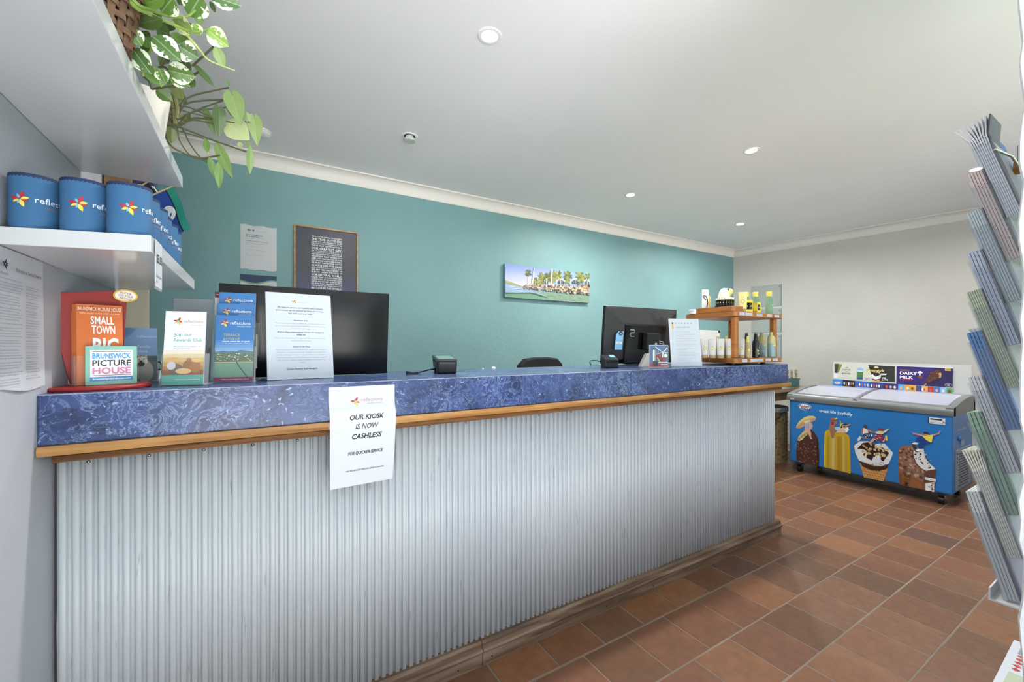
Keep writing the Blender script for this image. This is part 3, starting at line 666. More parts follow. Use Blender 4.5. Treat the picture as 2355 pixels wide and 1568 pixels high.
# blue family brochures and dog card, behind the red stand
b0 = Vector((-.362, 1.655, TOP + .003)); rz = R(14)
t = thing('brochure_holder', 'clear acrylic pocket with pale blue brochures behind the red stand', 'brochure holder', b0, rz)
pocket(t, .098, .085, .030, R(12)); MB().box(-.002, .10, .0, .07, -.003, -.001).build('foot_plate', ACRYL, t, world=False)
def dogart(P, w_, h_):
    P.rect(0, 0, w_, h_, '#7495bd'); P.rect(0, 0, w_, h_ * .47, '#46585a', 2); P.rect(0, h_ * .38, w_, h_ * .47, '#1d3a46', 3); P.text('reflections', .05, h_ - .03, .011, '#b4c6dc'); P.text('Family', .05, h_ - .062, .012, '#b4c6dc'); P.text('ideas', .05, h_ - .076, .012, '#b4c6dc')
    P.ell(.066, .030, .020, .034, '#8d8a80', 4); P.ell(.060, .062, .013, .014, '#c9c6bc', 5); P.ell(.058, .056, .010, .010, '#a9a69c', 6); P.ell(.058, .052, .008, .006, '#2a2624', 7); P.ell(.057, .060, .0035, .003, '#161412', 8); P.ell(.053, .066, .0016, .0016, '#161412', 8); P.ell(.064, .067, .0016, .0016, '#161412', 8)
    P.poly([(.049, .070), (.052, .080), (.058, .074)], '#c78a48', 6); P.poly([(.064, .075), (.071, .080), (.072, .070)], '#aaa79c', 6)
for i in range(3): brochure('brochure', 'pale blue brochure with a white dog behind the red stand' if i == 0 else 'pale blue brochure, %s one behind the dog brochure' % ORD[i - 1], .096, .165, .002, mat('pale_blue_leaflet', '#6d8fb8', .5), local(rz, b0, (.001, .003 + .006 * i, 0)), rz, R(11), 'pale blue family brochures', dogart if i == 0 else None)
# stamp with loop handle
sp = onz(367, 868, TOP); sp.y = min(sp.y, 1.79); sp = Vector((sp.x + .004, sp.y, TOP))
t = thing('rubber_stamp', 'white rubber stamp with black loop handle near back of counter', 'stamp', sp)
MB().hexa([(-.011, -.011, 0), (.011, -.011, 0), (.011, .011, 0), (-.011, .011, 0)], [(-.014, -.013, .030), (.014, -.013, .030), (.014, .013, .030), (-.014, .013, .030)]).build('stamp_body', WHITE, t, world=False, bevel=.001)
MB().box(-.0155, .0155, -.0145, .0145, .030, .034).build('rim', BLACK, t, world=False, bevel=.001)
MB().tube([(-.018, 0, .02), (-.0185, 0, .045), (-.014, 0, .056), (0, 0, .060), (.014, 0, .056), (.0185, 0, .045), (.018, 0, .02)], .0032).build('handle', BLACK, t, world=False, smooth=True)

# ------------------------------------------------------------------ monitors
def monitor(name, label, p0, p1, z0, h_, lean, smooth_back, extra=None):
    p0, p1 = Vector((*p0, z0)), Vector((*p1, z0)); d = p1 - p0; W = d.length; rz = math.atan2(d.y, d.x)
    t = thing(name, label, 'monitor', p0, rz, rx=lean)                 # local x along the screen, y away from us, z up
    MB().box(0, W, 0, .022, 0, h_).build('casing', BLACK, t, world=False, bevel=.004)
    MB().box(.012, W - .012, .022, .0226, .018, h_ - .012).build('screen', mat('screen_off', '#08090b', .15), t, world=False)
    return t, W
m1, W1 = monitor('monitor', 'large dark monitor seen from behind, standing left on the counter', (-.109, 1.655), (.428, 1.655), TOP + .004, .308, R(6), True)
mb = MB(); nx, ny = 14, 9; vs = []; fs = []
for i in range(nx + 1):
    for j in range(ny + 1):
        x, zz = W1 * i / nx, .308 * j / ny; e = min(i, nx - i) / nx * 2; f_ = min(j, ny - j) / ny * 2
        vs.append((x, -.001 - .022 * (1 - (1 - min(1, e * 2.2)) ** 2) * (1 - (1 - min(1, f_ * 2.2)) ** 2), zz))
for i in range(nx):
    for j in range(ny): a = i * (ny + 1) + j; fs.append((a, a + ny + 1, a + ny + 2, a + 1))
mb.add(vs, fs).build('rear_shell', mat('satin_black_shell', '#101113', .32, Specular_IOR_Level=.35), m1, world=False, smooth=True, label='smooth satin black rear shell')
MB().box(.2, .34, .0, .06, -.01, .06).build('stand_neck', BLACK, m1, world=False, bevel=.003)
m2, W2 = monitor('monitor', 'black monitor seen from behind beside the timber rack, with blue sticker', (1.662, 1.765), (2.235, 1.735), TOP + .008, .330, R(5), False)
MB().hexa([(.002, 0, .004), (W2 - .002, 0, .004), (W2 - .002, 0, .326), (.002, 0, .326)], [(.12, -.030, .03), (W2 - .12, -.030, .03), (W2 - .12, -.030, .235), (.12, -.030, .235)]).build('rear_shell', mat('matt_black_shell', '#262728', .42), m2, world=False, bevel=.003)
MB().box(.125, W2 - .125, -.040, -.028, .008, .228).build('rear_cover', BLACKG, m2, world=False, bevel=.004)
P = Print(planemap((0, -.0185, 0), (1, 0, 0), (0, .3, 1), (0, -1, .3))); P.text('BenQ', .30, .262, .05, '#101113', 'C', .01, width=.13, L=4); P.build('brand_lettering', m2)
P = Print(planemap((0, -.0405, 0), (1, 0, 0), (0, 0, 1), (0, -1, 0))); P.line([(.155, .2), (.185, .2), (.190, .195), (.190, .188), (.185, .183), (.163, .183), (.158, .178), (.158, .168), (.163, .163), (.19, .163)], .005, '#9c9ea0'); P.build('rear_emblem', m2)
o = MB().prism([(.058, .085), (.108, .085), (.111, .19), (.078, .19), (.062, .172)], 'y', -.0195, -.0185).build('energy_sticker', mat('sky_blue_label', '#86bfe4', .4), m2, world=False); o.rotation_euler = (0, 0, R(-8)); o.location = (0, -.006, 0)
P = Print(planemap((.03, -.0200, 0), (1, 0, 0), (0, 0, 1), (0, -1, 0))); P.ell(.062, .178, .014, .012, '#2a2d33', 2); P.rect(.034, .118, .072, .130, '#e9e6dc', 2); P.text('BenQ', .053, .1205, .008, '#8a5a40', 'C', L=3); P.ell(.062, .176, .006, .006, '#8aa7bd', 3); P.build('printed_label', o)
t = m2; MB().box(.255, .36, -.075, -.041, .085, .185).build('adapter_box', mat('dark_adapter', '#141517', .35), t, world=False, bevel=.005)
MB().box(.322, .338, -.0765, -.0752, .088, .128).build('white_sticker', PAPER, t, world=False)
MB().cyl((.288, -.0757, .112), (.288, -.0765, .112), .0035, n=10).build('indicator', WHITE, t, world=False)
for k in range(3): MB().tube([(.355, -.06, .14 - .012 * k), (.385, -.075, .135 - .012 * k), (.405, -.07, .115 - .01 * k), (.42, -.045, .09 - .012 * k)], .0025).build('cable', mat('grey_cable', '#a9abad', .4), t, world=False, smooth=True)
MB().box(.2, .37, .02, .12, -.008, .004).build('stand_foot', BLACK, t, world=False, bevel=.002)
t = thing('power_cable', 'black cable looping on the counter left of the right monitor', 'cable', onz(1375, 842, TOP))
MB().tube([(x, y, z) for x, y, z in ((1.60, 1.79, TOP + .003), (1.60, 1.80, TOP + .02), (1.615, 1.805, TOP + .028), (1.65, 1.80, TOP + .028), (1.68, 1.79, TOP + .02))], .003).build('cord', BLACK, t, smooth=True)

# ------------------------------------------------------------------ sloping acrylic signs
def sign(label, bl, br, h_, lean, art, gloss=None):
    t, W = tilt_thing('counter_sign', label, 'sign', bl, br, lean)
    MB().box(0, W, 0, .0022, 0, h_).build('front_plate', ACRYL, t, world=False); MB().box(.001, W - .001, .0024, .0030, .001, h_ - .001).build('sheet', PAPER, t, world=False)
    MB().box(0, W, .0032, .0050, 0, h_).build('back_plate', ACRYL, t, world=False)
    c, s_ = math.cos(-lean), math.sin(-lean)
    # foot is level in the world: undo the lean
    f = MB().box(0, W, .0, .08, .0, .002).build('foot', ACRYL, t, world=False); f.rotation_euler = (lean, 0, 0)
    P = Print(planemap((0, .0023, 0), (1, 0, 0), (0, 0, 1), (0, -1, 0))); art(P, W, h_); P.build('printed_text', t); return t
# print sits between the plates, so the map starts at the sheet face
def helpart(P, W, h_):
    c = W / 2 + .002; D = '#3a3d44'; G = '#7f838c'; B = '#4a5fa5'
    P.flower(c - .018, h_ - .030, .0085); P.text('reflections', c - .008, h_ - .033, .007, '#b9a9b2')
    y = para(P, ["We want to ensure our beautiful park's natural", 'environment can be enjoyed by future generations,', "but we'll need your help!"], c, h_ - .052, .0072, .0098, D, bold=.02)
    P.text('Riverbank Sites', c, h_ - .0955, .0068, B, 'C', .02)
    para(P, ['Please ensure your set up is within the site boundary and that', 'you do not encroach past the bollards/fence line including guy', 'ropes, tables, chairs etc.'], c, h_ - .1055, .0060, .0088, G)
    para(P, ['All grey waste water must be run into the designated', 'sullage pit.'], c, h_ - .135, .0066, .0088, D, bold=.02)
    para(P, ['Please note that failure to comply with this, may result in a fine', 'from Byronshire Council'], c, h_ - .155, .0060, .0088, G)
    P.text('Access to the River', c, h_ - .184, .0068, B, 'C', .02)
    para(P, ['Help us preserve the embankment and mangroves by using the', 'authorised access points which are identified on the park map', 'as well as signage throughout the park. Mangroves are vital to', 'coastal ecosystems and protect land by absorbing the energy of', 'tidal currents, creating a natural breakwater that helps stop', 'erosion'], c, h_ - .194, .0060, .0085, G)
    P.text('Terrace Reserve Park Managers', c, h_ - .258, .0072, D, 'C', .025)
sign('white letter in clear sloping sign holder about protecting the riverbank', (.022, 1.530, TOP + .001), (.222, 1.552, TOP + .001), .290, R(9), helpart)
def boomart(P, W, h_):
    P.rect(.018, h_ - .058, .028, h_ - .022, '#d3a53c'); P.rect(.018, h_ - .030, .028, h_ - .022, '#3a2c1c', 2)
    for i in range(6): P.rect(.036 + .018 * i, h_ - .028, .044 + .018 * i, h_ - .025, '#55585e')
    P.text('BOOM GATE TIPS', .044, h_ - .052, .0115, '#55585e', width=.076)
    y = h_ - .075
    for blk in (['Use your code at entry and exit.'], ['Do not follow another car through using', 'their lifted gate.'], ['Sometimes the gate is up due to the car', 'that just went through. Please still stop and', 'enter your code.'], ['If you follow another car through, the gate', 'might lower on top of your caravan or car.'], ['You need to be on the ground sensor', 'for the gate to lift.'], ["Don't give your code to another car or", 'person. This code is unique to each registered', 'vehicle owner. This may stop you working.'], ['Codes are activated at check in time and', 'deactivated at check out time.'], ['Park your trailer carefully and call us for help']):
        for s_ in blk: P.text(s_, .036, y, .0058, '#7b7f87', width=len(s_) * .0026, res=1); y -= .0085
        y -= .0055
sign('small sloping sign reading boom gate tips in front of timber rack', onz(1545, 843, TOP + .001), onz(1616, 842.5, TOP + .001), .262, R(8), boomart)
bs = [o for o in bpy.data.objects if o.get('label', '').startswith('small sloping sign')][0]

# ------------------------------------------------------------------ card terminal and small things on the counter
p = onz(1020, 855, TOP); ez = math.atan2(-.12, .05)
t = thing('card_terminal', 'black card payment terminal with grey screen on the counter', 'card terminal', (.655, 1.625, TOP), R(-14))
MB().hexa([(-.038, -.078, 0), (.038, -.078, 0), (.038, -.035, 0), (-.038, -.035, 0)], [(-.040, -.084, .050), (.040, -.084, .050), (.040, -.035, .054), (-.040, -.035, .054)]).build('front_body', BLACK, t, world=False, bevel=.006)
MB().hexa([(-.034, .045, 0), (.034, .045, 0), (.034, .082, 0), (-.034, .082, 0)], [(-.040, -.04, .042), (.040, -.04, .042), (.040, .088, .058), (-.040, .088, .058)]).build('rear_body', BLACK, t, world=False, bevel=.005)
MB().hexa([(-.041, -.085, .049), (.041, -.085, .049), (.041, .09, .058), (-.041, .09, .058)], [(-.040, -.083, .058), (.040, -.083, .058), (.040, .09, .072), (-.040, .09, .072)]).build('top_shell', mat('charcoal_shell', '#2c2e31', .3), t, world=False, bevel=.003)
MB().hexa([(-.033, -.072, .0585), (.033, -.072, .0585), (.033, .050, .0685), (-.033, .050, .0685)], [(-.033, -.072, .0595), (.033, -.072, .0595), (.033, .050, .0695), (-.033, .050, .0695)]).build('screen', mat('terminal_screen', '#6f8c88', .12), t, world=False)
MB().box(-.030, .030, -.0855, -.083, .041, .0455).build('card_slot', BLACKG, t, world=False)
t = thing('terminal_cable', 'black cable with plug running left of the card terminal', 'cable', (.52, 1.60, TOP))
MB().tube([(.635, 1.63, TOP + .018), (.59, 1.625, TOP + .014), (.55, 1.61, TOP + .007), (.52, 1.60, TOP + .004)], .0028).build('cord', BLACK, t, smooth=True)
MB().prism([(.488, TOP), (.545, TOP), (.488, TOP + .013)], 'y', 1.585, 1.605).build('plug', BLACK, t)
for q, lab in (((1103, 847.5), 'tiny white cap lying left of the larger white one'), ((1119, 846), 'small white domed cap near back edge of the counter')):
    p = onz(*q, TOP); p.y = min(p.y, 1.80); r_ = .004 if q[0] < 1110 else .0095
    tag(MB().lathe([(r_ , 0), (r_, r_ * .5), (r_ * .7, r_ * .9), (0, r_ * 1.1)], (p.x, p.y, TOP), 14).build('plastic_disc', WHITE, None, smooth=True), lab, 'cap')
t = thing('card_reader', 'small black docking printer in front of the right monitor', 'printer', (1.515, 1.555, TOP), R(-22))
MB().hexa([(-.036, -.03, 0), (.036, -.03, 0), (.036, .035, 0), (-.036, .035, 0)], [(-.035, -.030, .040), (.035, -.030, .040), (.036, .036, .062), (-.036, .036, .062)]).build('case', BLACK, t, world=False, bevel=.006)
MB().hexa([(-.034, -.031, .040), (.034, -.031, .040), (.035, .034, .061), (-.035, .034, .061)], [(-.034, -.029, .044), (.034, -.029, .044), (.035, .034, .066), (-.035, .034, .066)]).build('lid', mat('charcoal_shell', '#2c2e31', .3), t, world=False, bevel=.002)
MB().hexa([(.004, .0, .0545), (.031, .0, .0545), (.031, .030, .064), (.004, .030, .064)], [(.004, .0, .0552), (.031, .0, .0552), (.031, .030, .0652), (.004, .030, .0652)]).build('blue_label', mat('sky_blue_label', '#86bfe4', .4), t, world=False)
MB().box(-.028, .028, -.0315, -.029, .030, .0335).build('paper_slot', BLACKG, t, world=False)
t = thing('card_wedge', 'cream folded card wedge standing beside the helicopter pack', 'card', (1.80, 1.57, TOP), R(-25))
MB().prism([(-.032, 0), (.034, 0), (.034, .066), (.002, .066)], 'y', -.002, .002).build('front_face', mat('cream_card', '#cfcabb', .6), t, world=False); MB().prism([(.002, .066), (.034, .066), (.034, .070), (.004, .070)], 'y', -.002, .03).build('top_fold', mat('cream_card', '#cfcabb', .6), t, world=False); MB().prism([(-.032, 0), (.034, 0), (.034, .066), (.002, .066)], 'y', .028, .032).build('rear_face', mat('cream_card', '#cfcabb', .6), t, world=False)
t = thing('souvenir_pack', 'clear pack with blue helicopter picture and silver keyring on counter', 'souvenir', (1.725, 1.425, TOP), R(-24))
W_, H_ = .098, .116
MB().box(-W_ / 2, W_ / 2, .004, .0055, .002, H_).build('backing_card', PAPER, t, world=False)
P = Print(planemap((0, .004, .002), (1, 0, 0), (0, 0, 1), (0, -1, 0))); a = W_ / 2 - .001
P.rect(-a, .02, a, H_ - .004, '#3f648f'); P.rect(-a, .004, a, .020, '#b83230', 2); P.rect(.012, .012, a, .017, '#e8e4e4', 3); P.rect(-.005, .024, a, .028, '#dfe6ee', 3)
P.ell(.012, .05, .030, .018, '#8a2a2c', 3, rot=-.4); P.ell(.006, .046, .018, .009, '#5e1f24', 4, rot=-.4); P.line([(.022, .076), (-.018, .104)], .004, '#dfe8f0', 5); P.line([(.022, .076), (.046, .100)], .004, '#dfe8f0', 5); P.line([(.022, .076), (.048, .074)], .003, '#dfe8f0', 5); P.line([(.022, .076), (-.012, .068)], .003, '#a9c8e4', 5); P.ell(.022, .076, .004, .004, '#e6c23c', 6); P.line([(.022, .074), (.020, .052)], .005, '#e8e8ec', 6); P.ell(.036, .060, .010, .009, '#e8ecf0', 6); P.poly([(-.010, .05), (.006, .026), (.010, .030), (-.006, .054)], '#e3b93c', 4); P.build('printed_card', t)
for n_, bx_ in (('front_film', (-W_ / 2, W_ / 2, -.010, -.009, .0, H_)), ('base_film', (-W_ / 2, W_ / 2, -.010, .010, 0, .0012)), ('side_film', (-W_ / 2, -W_ / 2 + .001, -.010, .006, 0, H_)), ('side_film', (W_ / 2 - .001, W_ / 2, -.010, .006, 0, H_))): MB().box(*bx_).build(n_, ACRYL, t, world=False)
MB().box(-.034, -.020, -.006, .001, .034, .092).build('silver_bar', CHROME, t, world=False, bevel=.003); MB().lathe([(.008, -.0015), (.0105, 0), (.008, .0015), (.0055, 0), (.008, -.0015)], (-.027, -.003, .102), 18).build('key_ring', CHROME, t, world=False, smooth=True); MB().box(-.026, -.006, -.006, .0, .012, .034).build('leather_tab', BLACK, t, world=False, bevel=.002)

# ------------------------------------------------------------------ kiosk notice taped to the counter front
t = thing('taped_notice', 'white cashless kiosk notice taped over the counter edge', 'notice', (.31, 1.345, .93))
xa, xb = ony(757, 893, 1.345).x, ony(908, 887, 1.345).x; Wn = xb - xa; zt = ony(757, 891, 1.345).z
def curlmap(x, y, L):
    q = max(0, .8 - y / .297) / .8; k = x / Wn
    d = .297 - y; e = min(1, max(0, (d - .045) / .055)); yy = 1.3475 - .0165 * e * e * (3 - 2 * e) - .010 * q * q * (1 - k) + .004 * q * k - .0005 * L
    return Vector((xa + x - .31 - .0005 * q - .010 * q * q * k, yy - 1.345, zt - .297 + y - .93))
mb = MB(); vs = [curlmap(Wn * i / 10, .297 * j / 24, 0) for i in range(11) for j in range(25)]; mb.add(vs, [(i * 25 + j, (i + 1) * 25 + j, (i + 1) * 25 + j + 1, i * 25 + j + 1) for i in range(10) for j in range(24)]); o = mb.build('sheet', PAPER, t, world=False, smooth=True)
P = Print(curlmap); K = '#1b1d22'
P.flower(.075, .250, .0155, red='#b02a52', yel='#efc93c', blu='#3aa6c8'); P.text('reflections', .092, .249, .0165, '#b0829a', width=.064); P.text('HOLIDAY PARKS', .108, .2405, .0058, '#8d8a90', width=.048)
for s_, y_, w_, h2 in (('OUR KIOSK', .197, .103, .021), ('IS NOW', .169, .070, .021), ('CASHLESS', .139, .090, .021)): P.text(s_, .107, y_, h2, K, 'C', .03, .25, width=w_)
P.text('FOR QUICKER SERVICE', .104, .092, .0125, K, 'C', .03, .25, width=.106); P.text('AND WILL BEHAVE BY THE LONG QUEUES GO AROUND!', .104, .043, .0062, K, 'C', .02, .25, width=.118); P.build('printed_text', t)
TAPE = glassmat('sticky_tape', '#ffffff', .93, .15, True)
for y_ in (.205, .17):
    mb = MB(); A = -.004 if y_ > .19 else -.003; vs = [curlmap(A + (Wn + .008) * i / 12, y_ + dy + .003 * math.sin(i * 1.3 + y_ * 50), 3) for i in range(13) for dy in (0, .024)]; mb.add(vs, [(2 * i, 2 * i + 2, 2 * i + 3, 2 * i + 1) for i in range(12)]).build('tape', TAPE, t, world=False, smooth=True)

# ------------------------------------------------------------------ office chair behind the counter
t = thing('office_chair', 'black office chair, its backrest just showing above the counter', 'chair', (1.70, 2.42, 0), R(8))
mb = MB().prism([(-.21, .72), (.21, .72), (.225, .95), (.20, 1.075), (.15, 1.115), (.06, 1.125), (-.06, 1.125), (-.15, 1.115), (-.20, 1.075), (-.225, .95)], 'y', -.02, .03); mb.build('backrest', mat('black_fabric', '#1a1b1d', .8), t, world=False, bevel=.012)
MB().box(-.24, .24, -.50, -.02, .46, .54).build('seat', mat('black_fabric', '#1a1b1d', .8), t, world=False, bevel=.03); MB().tube([(0, .02, .8), (0, .05, .6), (0, -.05, .47), (0, -.2, .45)], .02).build('back_bar', BLACK, t, world=False, smooth=True)
MB().cyl((0, -.26, .08), (0, -.26, .46), .025).build('gas_lift', STEEL, t, world=False, smooth=True)
for k in range(5):
    a = 2 * math.pi * k / 5; MB().tube([(0, -.26, .10), (.28 * math.cos(a), -.26 + .28 * math.sin(a), .07)], .018, r1=.012).build('base_arm', BLACK, t, world=False, smooth=True); MB().cyl((.28 * math.cos(a) - .015, -.26 + .28 * math.sin(a), .028), (.28 * math.cos(a) + .015, -.26 + .28 * math.sin(a), .028), .028, n=14).build('caster', BLACK, t, world=False, smooth=True)
for s_ in (-1, 1): MB().tube([(s_ * .24, -.12, .5), (s_ * .27, -.12, .60), (s_ * .27, -.14, .68), (s_ * .27, -.36, .68)], .013).build('armrest', BLACK, t, world=False, smooth=True)

# ------------------------------------------------------------------ pictures and papers on the teal wall
def wallpic(px4, Y): a = ony(px4[0], px4[1], Y); b = ony(px4[2], px4[1], Y); return a.x, b.x, a.z
# registration paper
x0, z1_ = ony(553, 516, YB).x, ony(553, 515, YB).z; W_ = .209; H_ = .296
t = thing('wall_paper', 'white registration certificate taped to the teal wall', 'notice', (x0, YB - .001, z1_ - H_)); mb = MB()
vs = [(x0 + W_ * i / 8, YB - .002 - .003 * abs(math.sin(i * .9 + j)) * (1 if j in (0, 6) else .3), z1_ - H_ + H_ * j / 6 + (.004 * math.sin(i * 1.7) if j in (0, 6) else 0)) for i in range(9) for j in range(7)]
mb.add(vs, [(i * 7 + j, (i + 1) * 7 + j, (i + 1) * 7 + j + 1, i * 7 + j + 1) for i in range(8) for j in range(6)]).build('sheet', PAPERG, t, smooth=True)
P = Print(planemap((0, -.0065, 0), (1, 0, 0), (0, 0, 1), (0, -1, 0)))
P.ell(.048, .262, .010, .007, '#8a9298'); P.poly([(.066, .262), (.073, .27), (.08, .262), (.073, .254)], '#4f7fae'); P.text('Government', .088, .260, .006, '#9aa0a6', width=.06, res=1)
P.text('Record of Registration', .030, .228, .0095, '#50565c', bold=.015, width=.098); P.text('for Business Name', .030, .216, .0095, '#50565c', bold=.015, width=.082); P.text('This is to certify that', .030, .203, .005, '#8d9399', res=1)
P.text('Reflections Holiday Parks Terrace Reserve', .030, .188, .0075, '#585e64', bold=.01, width=.13); P.text('registered under the business names registration act', .030, .176, .0055, '#8d9399', width=.125, res=1); P.text('has been recorded in the register', .030, .169, .0055, '#8d9399', width=.09, res=1)
P.text('Date of registration', .030, .152, .0055, '#8d9399', width=.05, res=1); P.text('issued by the national securities commission', .030, .130, .006, '#8d9399', width=.115, res=1); P.text('Note', .030, .105, .005, '#8d9399', res=1); P.text('this record is current as at the date of printing', .030, .096, .0052, '#8d9399', width=.1, res=1); P.text('Page 1 of 1', .175, .020, .0045, '#8d9399', res=1); P.text('printed on the day shown', .010, .028, .0048, '#8d9399', width=.06, res=1); P.build('printed_text', t)
for a in ((.06, .123, .281, .297), (.0, .10, -.002, .008)): MB().add([(x0 + a[0], YB - .0055, z1_ - H_ + a[2]), (x0 + a[1], YB - .0055, z1_ - H_ + a[2]), (x0 + a[1], YB - .0055, z1_ - H_ + a[3]), (x0 + a[0], YB - .0055, z1_ - H_ + a[3])], [(0, 1, 2, 3)]).build('tape', TAPE, t)
# code of conduct
a = ony(553, 630, YB); t = thing('wall_paper', 'code of conduct sheet with blue wave header on the teal wall', 'notice', (a.x, YB - .001, a.z - H_))
MB().box(a.x, a.x + W_, YB - .003, YB - .001, a.z - H_, a.z).build('sheet', PAPERG, t)
P = Print(planemap((0, -.002, 0), (1, 0, 0), (0, 0, 1), (0, -1, 0))); wave = [(W_ * i / 16, .254 + .016 * math.sin((i / 16) * 6.0 + 2.6) * (.5 + .5 * i / 16)) for i in range(17)]
P.poly([(0, H_)] + [(x, y) for x, y in wave] + [(W_, H_)], '#2f4363'); 
for dy, c_, th_ in ((.000, '#5a9fd4', .006), (-.006, '#b9c24a', .005)):
    for (x, y), (x2, y2) in zip(wave, wave[1:]): P.poly([(x, y + dy), (x, y + dy - th_), (x2, y2 + dy - th_), (x2, y2 + dy)], c_, 2)
P.text('Code of Conduct', W_ / 2, .222, .017, '#3c4248', 'C', .015, width=.125); 
for i in range(14): P.text(filler(12), .02, .195 - .012 * i, .0062, '#6f757b', width=.165, res=1)
P.build('printed_text', t)
# framed poster
xa_, xb_, zt_ = wallpic((676, 515, 823), YB - .02); Wp = xb_ - xa_; Hp = .62
t = thing('framed_poster', 'timber framed dark night sky poster of white hand lettering', 'poster', (xa_, YB - .001, zt_ - Hp))
FR = woodmat('pale_oak_frame', '#b98d54', '#a37b45', '#cfa86e')
for bx_ in ((xa_, xa_ + .010, zt_ - Hp, zt_), (xb_ - .010, xb_, zt_ - Hp, zt_), (xa_ + .010, xb_ - .010, zt_ - .010, zt_), (xa_ + .010, xb_ - .010, zt_ - Hp, zt_ - Hp + .010)): MB().box(bx_[0], bx_[1], YB - .026, YB - .001, bx_[2], bx_[3]).build('frame_rail', FR, t)
NIGHT = mat('night_sky_print', '#34353f', .35); n_, l_, b_ = nodes(NIGHT)
tn = tex(NIGHT, 'Voronoi', 55., 'Object'); r1 = ramp(NIGHT, tn.outputs['Distance'], [(.03, (.6, .6, .65, 1)), (.07, (0, 0, 0, 1))]); tg = tex(NIGHT, 'Gradient', 1., 'Generated'); n_.active = tg
sep = n_.new('ShaderNodeSeparateXYZ'); tcg = n_.new('ShaderNodeTexCoord'); l_.new(tcg.outputs['Generated'], sep.inputs[0]); r2 = ramp(NIGHT, sep.outputs[2], [(0., '#5a6ea6'), (.25, '#454b70'), (.5, '#3a3b46'), (1., '#383a4c')]); setc(NIGHT, mixc(NIGHT, 1., r2.outputs[0], r1.outputs[0], 'ADD'))
MB().box(xa_ + .010, xb_ - .010, YB - .018, YB - .002, zt_ - Hp + .010, zt_ - .010).build('print', NIGHT, t)
P = Print(planemap((Wp / 2, -.0175, Hp), (1, 0, 0), (0, 0, 1), (0, -1, 0))); WT = '#eef0f2'; tw = .205; y = -.062
for s_, hh in (("WE'RE FOR THE SEEKERS, THE DREAMERS,", .012), ('THE TRUE OUTSIDERS.', .024), ('THOSE THAT ARE DREAMERS AT HEART', .011), ('DIG, POKE AND RUN BAREFOOT OVER', .011), ('THOSE THAT KNOW NATURE IS', .016), ('OUR GREATEST GIFT.', .025), ('AND OUR GUIDE FOR LIVING THE ADVENTURE OF', .009), ('PEOPLE LIKE US, WE ADVENTURE AND EXPLORE', .009), ('AND RECONNECT WITH EACH OTHER.', .013), ('WE BELIEVE THAT WHERE YOU', .016), ('SLEEP OUT HERE SHOULD BE SAFE,', .014), ('SUSTAINABLE AND COMFORTABLE.', .014), ('WE BELIEVE THAT MOTHER NATURE', .014), ('ALWAYS HAS OUR BACK', .021), ("AND IT'S OUR TURN TO ALL DO OURS.", .012), ('WE ARE THE CARETAKERS OF', .016), ('BREATH TAKING POCKETS OF', .016), ('OUR NATURAL WORLD.', .022), ('PLACES THAT ALWAYS WERE AND', .014), ('ALWAYS WILL BE ABORIGINAL LAND.', .013), ("WE'RE AN HONEST BUNCH WHO", .015), ('BELIEVE THAT HELPING PEOPLE', .015), ('FIND MOMENTS OF CONNECTION IS THE', .011), ('BEST JOB IN THE WORLD.', .020)):
    y -= hh * .82; P.text(s_, 0, y, hh, WT, 'C', .025, width=tw, res=1); y -= .0035
P.text('WE KNOW, YOU KNOW,', 0, y - .020, .012, WT, 'C', .025, width=.14); P.text("LIFE'S BETTER", 0, y - .048, .030, WT, 'C', .03, width=tw); P.text('OUTSIDE', 0, y - .078, .030, WT, 'C', .03, width=tw); P.build('printed_text', t)
# canvas photograph of the rocky shore
Yc = YB - .032
c00, c10 = ony(1161, 606, Yc), ony(1355, 628, Yc); Wc = c10.x - c00.x; zt_ = c00.z; Hc_ = zt_ - ony(1161, 683, Yc).z
t = thing('canvas_picture', 'wide canvas photograph of palms, cabins and rocks above water', 'picture', (c00.x, YB - .001, zt_ - Hc_))
CANV = mat('canvas_edge', '#5d8a92', .6)
MB().box(c00.x, c00.x + Wc, Yc + .001, YB - .001, zt_ - Hc_, zt_).build('stretched_canvas', CANV, t)
_pm = planemap((0, -.031, 0), (1, 0, 0), (0, 0, 1), (0, -1, 0)); P = Print(lambda x, y, L: _pm(min(max(x, 0), Wc), min(max(y, 0), Hc_), L))
def cp(x, y):                                              # picture point given in the zoomed crop
    u, v = 1150 + x * 220 / 2355, 600 + y * 100 / 1070; q = ony(u, v, Yc); return (min(max(q.x - c00.x, 0), Wc), min(max(q.z - zt_ + Hc_, 0), Hc_))
for i in range(10): P.rect(0, Hc_ * (.35 + .065 * i), Wc, min(Hc_, Hc_ * (.35 + .065 * (i + 1))), ['#d9d2d8', '#d3cfda', '#ccccdc', '#c4c8df', '#bac3e0', '#b0bce0', '#a5b5df', '#9badde', '#92a6dc', '#8aa0da'][i], .2)
P.rect(Wc * .55, Hc_ * .5, Wc, Hc_, '#8ea9dc', .5)
P.poly([cp(*q) for q in ((80, 470), (250, 520), (420, 590), (560, 640), (720, 700), (1000, 745), (1300, 780), (1700, 830), (2190, 850), (2190, 1040), (80, 900))], '#8fa7a8', 1)
P.poly([cp(*q) for q in ((80, 480), (130, 470), (300, 530), (450, 585), (600, 640), (560, 655), (400, 605), (250, 560), (80, 530))], '#a9ad7c', 2)
P.poly([cp(*q) for q in ((80, 560), (300, 590), (560, 655), (760, 700), (900, 740), (760, 770), (500, 780), (80, 770))], '#9db6d6', 2)
